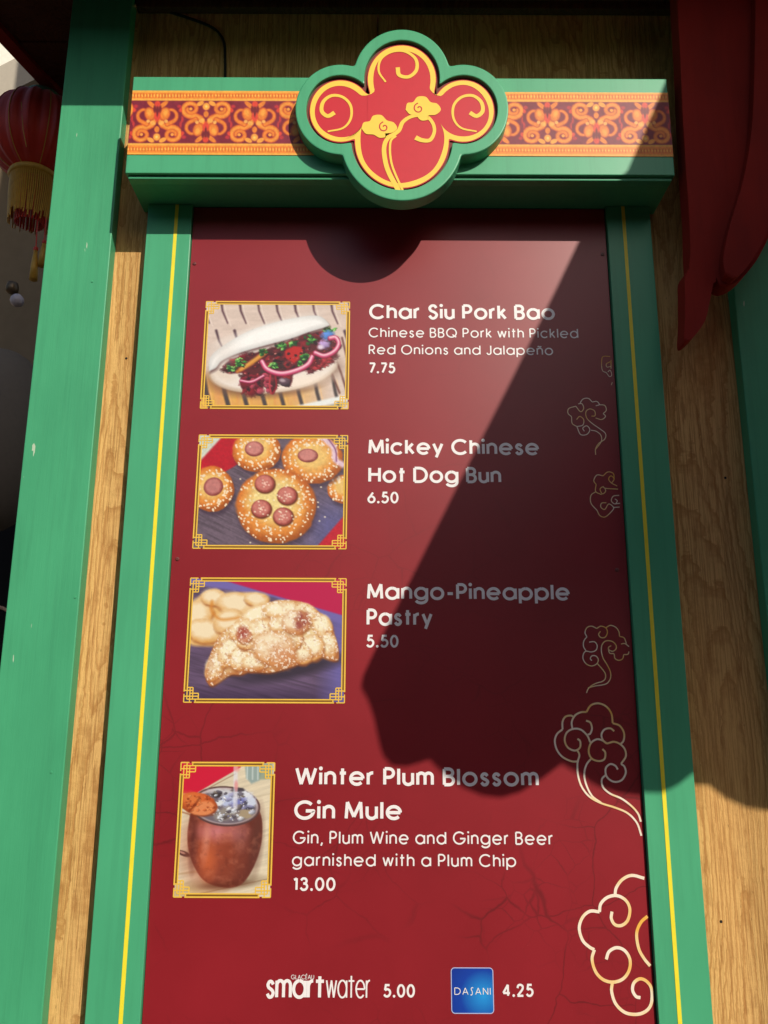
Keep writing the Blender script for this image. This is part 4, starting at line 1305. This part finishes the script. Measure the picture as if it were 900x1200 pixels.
cloud([
    [(355, 97), (310, 97), (300, 130), (305, 185), (330, 200)], [(330, 200), (350, 225), (365, 215), (355, 185), (340, 195)], [(355, 130), (330, 145), (335, 165), (358, 160)], [(360, 120), (360, 175)], [(368, 262), (362, 280)],
], (650, 400), 5.456, 0.9, 'tiny partly rubbed gold cloud fragment')

# ================================================================== RIGHT: carved red bracket hanging from the eave
def bracket():
    t = thing('carved_bracket', 'dark red carved roof bracket of layered boards with pointed finger hanging at upper right', 'bracket', at(850, 20, -0.25))
    lobe = [(985, -40), (968, 60), (955, 130), (938, 190), (922, 232), (908, 262), (897, 286), (886, 306), (874, 321), (862, 331), (850, 335), (842, 331), (838, 322)]
    fing = [(836, 332), (832, 352), (827, 374), (817, 390), (806, 400), (802, 397), (803, 375), (803, 345), (803, 322), (810, 313)]
    left = [(809, 296), (808, 255), (804, 200), (800, 130), (797, 60), (791, -40)]
    back_o = spl(lobe, 3) + spl(fing, 4) + left

    def plate(name, pts, y0, y1, bev):
        q = [at(x, y, y0) for x, y in pts]
        bm = bmesh.new()
        add_prism(bm, [(p.x, p.z) for p in q], y0, y1, bev)
        return obj(name, bm, BROWN_RED, t)
    plate('back_plate', back_o, -0.128, -0.085, 0.004)
    front = spl([(p[0] - 2, p[1] - 4) for p in lobe[:-3]], 3) + spl([(850, 322), (848, 300), (856, 262), (870, 215), (880, 160), (884, 90), (886, -44)], 5)
    plate('front_plate', front, -0.150, -0.1282, 0.006)
    z_top = at(850, -30, -0.2).z
    return t


bracket()

# added unseen board, outline traced back along the sun from its scalloped shade
YC = -1.26
def back(px, py, Y):
    p = at(px, py, Y)
    t = (p.y - YC)
    return (p.x - SD.x * t, p.z - SD.z * t)


sh = [back(*a) for a in ((782, 92, HY), (735, 203, HY), (680, 280, BY), (655, 333, BY), (600, 445, BY), (540, 563, BY), (480, 683, BY), (440, 762, BY), (427, 790, BY), (425, 804, BY), (433, 818, BY), (440, 838, BY), (446, 868, BY), (451, 884, BY), (461, 895, BY), (478, 896, BY), (492, 892, BY), (505, 888, BY),
                         (522, 905, BY), (545, 921, BY), (567, 930, BY), (589, 932.5, BY), (612, 926, BY), (636, 911, BY), (660, 893, BY), (676, 902, BY), (700, 918, BY), (726, 927, BY), (752, 930, BY), (777, 927, PY), (796, 918, PY), (815, 903, PY), (832, 918, WY), (853, 934, WY), (876, 944, WY), (902, 948, WY), (925, 940, WY), (950, 918, WY), (975, 934, WY), (1010, 945, WY))]
first = sh[0]
dxy = (sh[0][0] - sh[1][0], sh[0][1] - sh[1][1])
ztop = SZ + 0.75
ext = (first[0] + dxy[0] / dxy[1] * (ztop - first[1]) - 0.22, ztop)
last = sh[-1]
out = [ext] + sh + [(last[0] + 0.6, last[1] + 0.02), (last[0] + 0.6, ztop)]
ep = thing('scalloped_shadow_board', 'added unseen red board, shaped to cast the scalloped shade over the sign', 'shadow board', (first[0], YC, ztop))
bm = bmesh.new()
add_prism(bm, out, YC - 0.006, YC + 0.006)
obj('board', bm, BROWN_RED, ep)
obj('hanger_beam', box((ext[0] + 0.1, YC + 0.008, ztop - 0.1), (last[0] + 0.6, YC + 0.06, ztop), 0.004), BROWN_RED, ep)

# ================================================================== cable on the plywood
bm = bmesh.new()
pth = spl([(160, -2), (180, 8), (205, 16), (232, 25), (250, 33), (259, 42), (263, 52), (264, 70), (264, 98)], 4)
add_tube(bm, [at(x, y, WY - 0.004) for x, y in pth], 0.0032, 8)
tag(obj('cable', bm, CABLE), 'thin black cable drooping across the shaded plywood above the header', 'cable')

# ================================================================== LEFT: lantern
LY = 0.30
lc = at(46, 160, LY)
pxm = (lc - CL).length / F * 0.87
lan = thing('paper_lantern', 'red round lantern with gold collar, fringe and yellow tassels behind the left post', 'lantern', (lc.x, LY, lc.z))
M = N('red_lantern_silk')
nz = M.noise((1, 1, 1), 16, 4)
M.set(M.mix(nz, (0.50, 0.018, 0.012), (0.80, 0.06, 0.03)), 0.5, 0.4)
M.b.inputs['Sheen Weight'].default_value = 0.2
SILK = M.m
LGOLD = flat('lantern_gold', (0.62, 0.36, 0.05), 0.5, 0.5, 0.15, var=0.25, scale=90)
LGREEN = flat('lantern_green_cap', (0.12, 0.25, 0.14), 0.6)
zt, zb = at(46, 120, LY).z - lc.z, at(46, 207, LY).z - lc.z
rad = 54 * pxm
bm = bmesh.new()
hh = (zt - zb) / 2; mid = (zt + zb) / 2
prof = [(max(rad * math.cos(R(a)) ** 0.8, rad * .38), mid + hh * math.sin(R(a)) * 1.04) for a in range(-75, 76, 10)]
add_lathe(bm, lc, prof, 96, 16, 0.10)
obj('silk_body', bm, SILK, lan, True)
for k in range(16):
    a = 2 * math.pi * (k + .5) / 16
    pth = [(lc.x + (r_ * 1.01) * math.cos(a), lc.y + (r_ * 1.01) * math.sin(a), lc.z + z_) for r_, z_ in prof]
    bm = bmesh.new()
    add_tube(bm, pth, 0.0011, 5)
    obj('rib', bm, LGOLD if k % 2 else SILK, lan)
bm = bmesh.new(); add_lathe(bm, lc, [(rad * .40, zt - .004), (rad * .42, zt + .006), (rad * .36, zt + .018), (rad * .1, zt + .022)], 28)
obj('green_cap', bm, LGREEN, lan, True)
bm = bmesh.new(); add_lathe(bm, lc, [(rad * .44, zb + .006), (rad * .50, zb), (rad * .52, zb - .007), (rad * .49, zb - .014), (rad * .42, zb - .016)], 32)
obj('gold_collar', bm, LGOLD, lan, True)
bm = bmesh.new()
rnd = random.Random(3)
zf = at(46, 258, LY).z - lc.z
for k in range(70):
    a = 2 * math.pi * k / 70
    r0 = rad * .46
    add_tube(bm, [(lc.x + r0 * math.cos(a), lc.y + r0 * math.sin(a), lc.z + zb - .014),
                  (lc.x + r0 * .99 * math.cos(a + .02), lc.y + r0 * .99 * math.sin(a), lc.z + (zb + zf) / 2),
                  (lc.x + r0 * .9 * math.cos(a + rnd.uniform(-.04, .04)), lc.y + r0 * .9 * math.sin(a), lc.z + zf + rnd.uniform(-.016, .012))], 0.0021, 4)
fo = obj('fringe', bm, LGOLD, lan); fo['kind'] = 'stuff'
bm = bmesh.new()
for k in range(26):
    a = 2 * math.pi * k / 26
    r0 = rad * .30
    add_tube(bm, [(lc.x + r0 * math.cos(a), lc.y + r0 * math.sin(a), lc.z + zb - .014), (lc.x + r0 * .9 * math.cos(a), lc.y + r0 * .9 * math.sin(a), lc.z + zf - .012)], 0.003, 4)
fo = obj('inner_fringe', bm, SILK, lan); fo['kind'] = 'stuff'
for k, (px_, y0, y1) in enumerate(((44, 272, 292), (54, 268, 284))):
    c0 = at(px_, 255, LY - .02); c1 = at(px_ - 2, y1, LY - .02)
    bm = bmesh.new(); add_tube(bm, [c0, c1], 0.0018, 6)
    add_lathe(bm, c1, [(0.001, .008), (.006, .004), (.006, -.004), (.002, -.008)], 12)
    s_ = obj('tassel_cord', bm, SILK, lan)
    c2 = at(px_ - 5, y1 + (36 if k == 0 else 28), LY - .02)
    bm = bmesh.new()
    add_tube(bm, [c1 - Vector((0, 0, .004)), (c1 + c2) / 2, c2], [0.005, 0.009, 0.0105], 10)
    obj('tassel', bm, LGOLD, lan, True)
bm = bmesh.new(); add_tube(bm, [(lc.x, LY, lc.z + zt + .02), (lc.x, LY, SZ + .01)], 0.0015, 6)
obj('hanging_cord', bm, CABLE, lan)
bm = bmesh.new(); add_tube(bm, [at(24, 112, LY - .11), at(25, 122, LY - .115), at(27, 152, LY - .12), at(31, 172, LY - .115)], 0.0009, 5)
obj('loose_thread', bm, LGOLD, lan)

# -------------------------------------------------- neighbouring building behind the gap
NY = 3.5
nbld = thing('neighbour_building', 'dim taupe stucco building beyond the gap left of the green post', 'building', (-3, NY, 0))
zA = at(0, 112, NY).z
obj('wall', box((-7.0, NY, 0.0), (1.5, NY + 0.3, zA)), GREYW, nbld)
WHITE = flat('white_gable_paint', (0.80, 0.76, 0.66), 0.7)
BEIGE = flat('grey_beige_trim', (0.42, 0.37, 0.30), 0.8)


def slab(name, pts, Y, th_, mat, parent):
    bm = bmesh.new()
    q = [at(x, y, Y) for x, y in pts]
    add_prism(bm, [(p.x, p.z) for p in q], Y, Y + th_)
    return obj(name, bm, mat, parent)


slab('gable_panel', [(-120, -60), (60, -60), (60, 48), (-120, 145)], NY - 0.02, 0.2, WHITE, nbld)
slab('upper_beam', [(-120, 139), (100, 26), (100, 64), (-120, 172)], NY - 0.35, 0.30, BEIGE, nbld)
slab('lower_beam', [(-120, 160), (100, 62), (100, 94), (-120, 186)], NY - 0.18, 0.15, flat('dark_taupe_trim', (0.27, 0.225, 0.17), 0.8), nbld)  # darker taupe than the upper beam

bm = bmesh.new()
c = at(14, 341, 2.4)
add_lathe(bm, c, [(.012, .05), (.028, .045), (.034, .02), (.032, -.005), (.022, -.012)], 20)
bulb = thing('light_bulb', 'small unlit globe bulb in a dark wall socket below the red lantern', 'bulb', c)
obj('socket', bm, flat('bronze_socket', (0.12, 0.085, 0.05), 0.4, 0.5, 0.6), bulb, True)
bm = bmesh.new()
c2 = at(20, 352, 2.38)
add_lathe(bm, c2, [(.004, .036), (.02, .03), (.034, .012), (.036, -.006), (.028, -.024), (.012, -.034), (.002, -.036)], 22)
obj('glass_globe', bm, flat('milky_bulb_glass', (0.42, 0.38, 0.42), 0.2, 0.5), bulb, True)
bm = bmesh.new(); add_tube(bm, [c + Vector((0, 0.02, .03)), at(15, 337, 2.9), at(15, 337, NY)], 0.006, 6)
obj('wall_arm', bm, CABLE, bulb)

# large pale rounded canopy
c = at(-8, 515, 2.6)
pm = (c - CL).length / F
bm = bmesh.new()
add_lathe(bm, c, [(58 * pm * math.cos(R(a)) ** .9 + .002, 100 * pm * math.sin(R(a))) for a in range(-90, 91, 9)], 48)
tag(obj('rounded_shade', bm, flat('grey_canvas', (0.15, 0.125, 0.10), 0.8, 0.2), None, True), 'large pale rounded shade half hidden behind the left post', 'shade')
# solid black slab below it, darkness of an opening painted as its colour
dr = thing('painted_dark_doorway', 'black slab with the dark of an opening painted in, low beside the left post', 'doorway', at(-30, 900, NY - 0.1))
q0, q1 = at(-200, 588, NY - 0.06), at(120, 588, NY - 0.06)
obj('opening', box((q0.x, NY - 0.06, 0.0), (q1.x, NY - 0.01, q0.z)), BLACK, dr)
bm = bmesh.new(); add_tube(bm, [at(-20, 706, 2.4), at(4, 713, 2.4), at(14, 719, 2.4), at(30, 730, 2.4)], 0.008, 6)
obj('rail', bm, flat('tan_rail', (0.5, 0.3, 0.2), 0.5), dr)

# ================================================================== unseen building added behind the camera: keeps the low sky off the sign
opp = thing('sky_blocking_building', 'long dark brown low building, added unseen behind the camera to block low sky', 'building', (0, -11, 0))
DARKW = flat('dark_brown_cladding', (0.06, 0.04, 0.03), 0.8, 0.2, scale=3)
obj('wall', box((-16, -14, 0.0), (16, -10, 4.4), 0.02), DARKW, opp)
bm = bmesh.new()
add_prism(bm, [(-16.6, 4.41), (16.6, 4.41), (16.0, 5.0), (-16.0, 5.0)], -14.4, -9.6)
obj('roof', bm, BROWN_RED, opp)
GLASS = flat('dark_window_glass', (0.02, 0.025, 0.03), 0.1, 0.6)
for k in range(7):
    x = -13.5 + k * 4.5
    f_ = obj('window', box((x - 0.9, -10.0 + 0.002, 1.0), (x + 0.9, -9.94, 2.9), 0.01), BROWN_RED, opp)
    obj('pane', box((x - 0.8, -9.939, 1.1), (x + 0.8, -9.93, 2.8)), GLASS, f_)
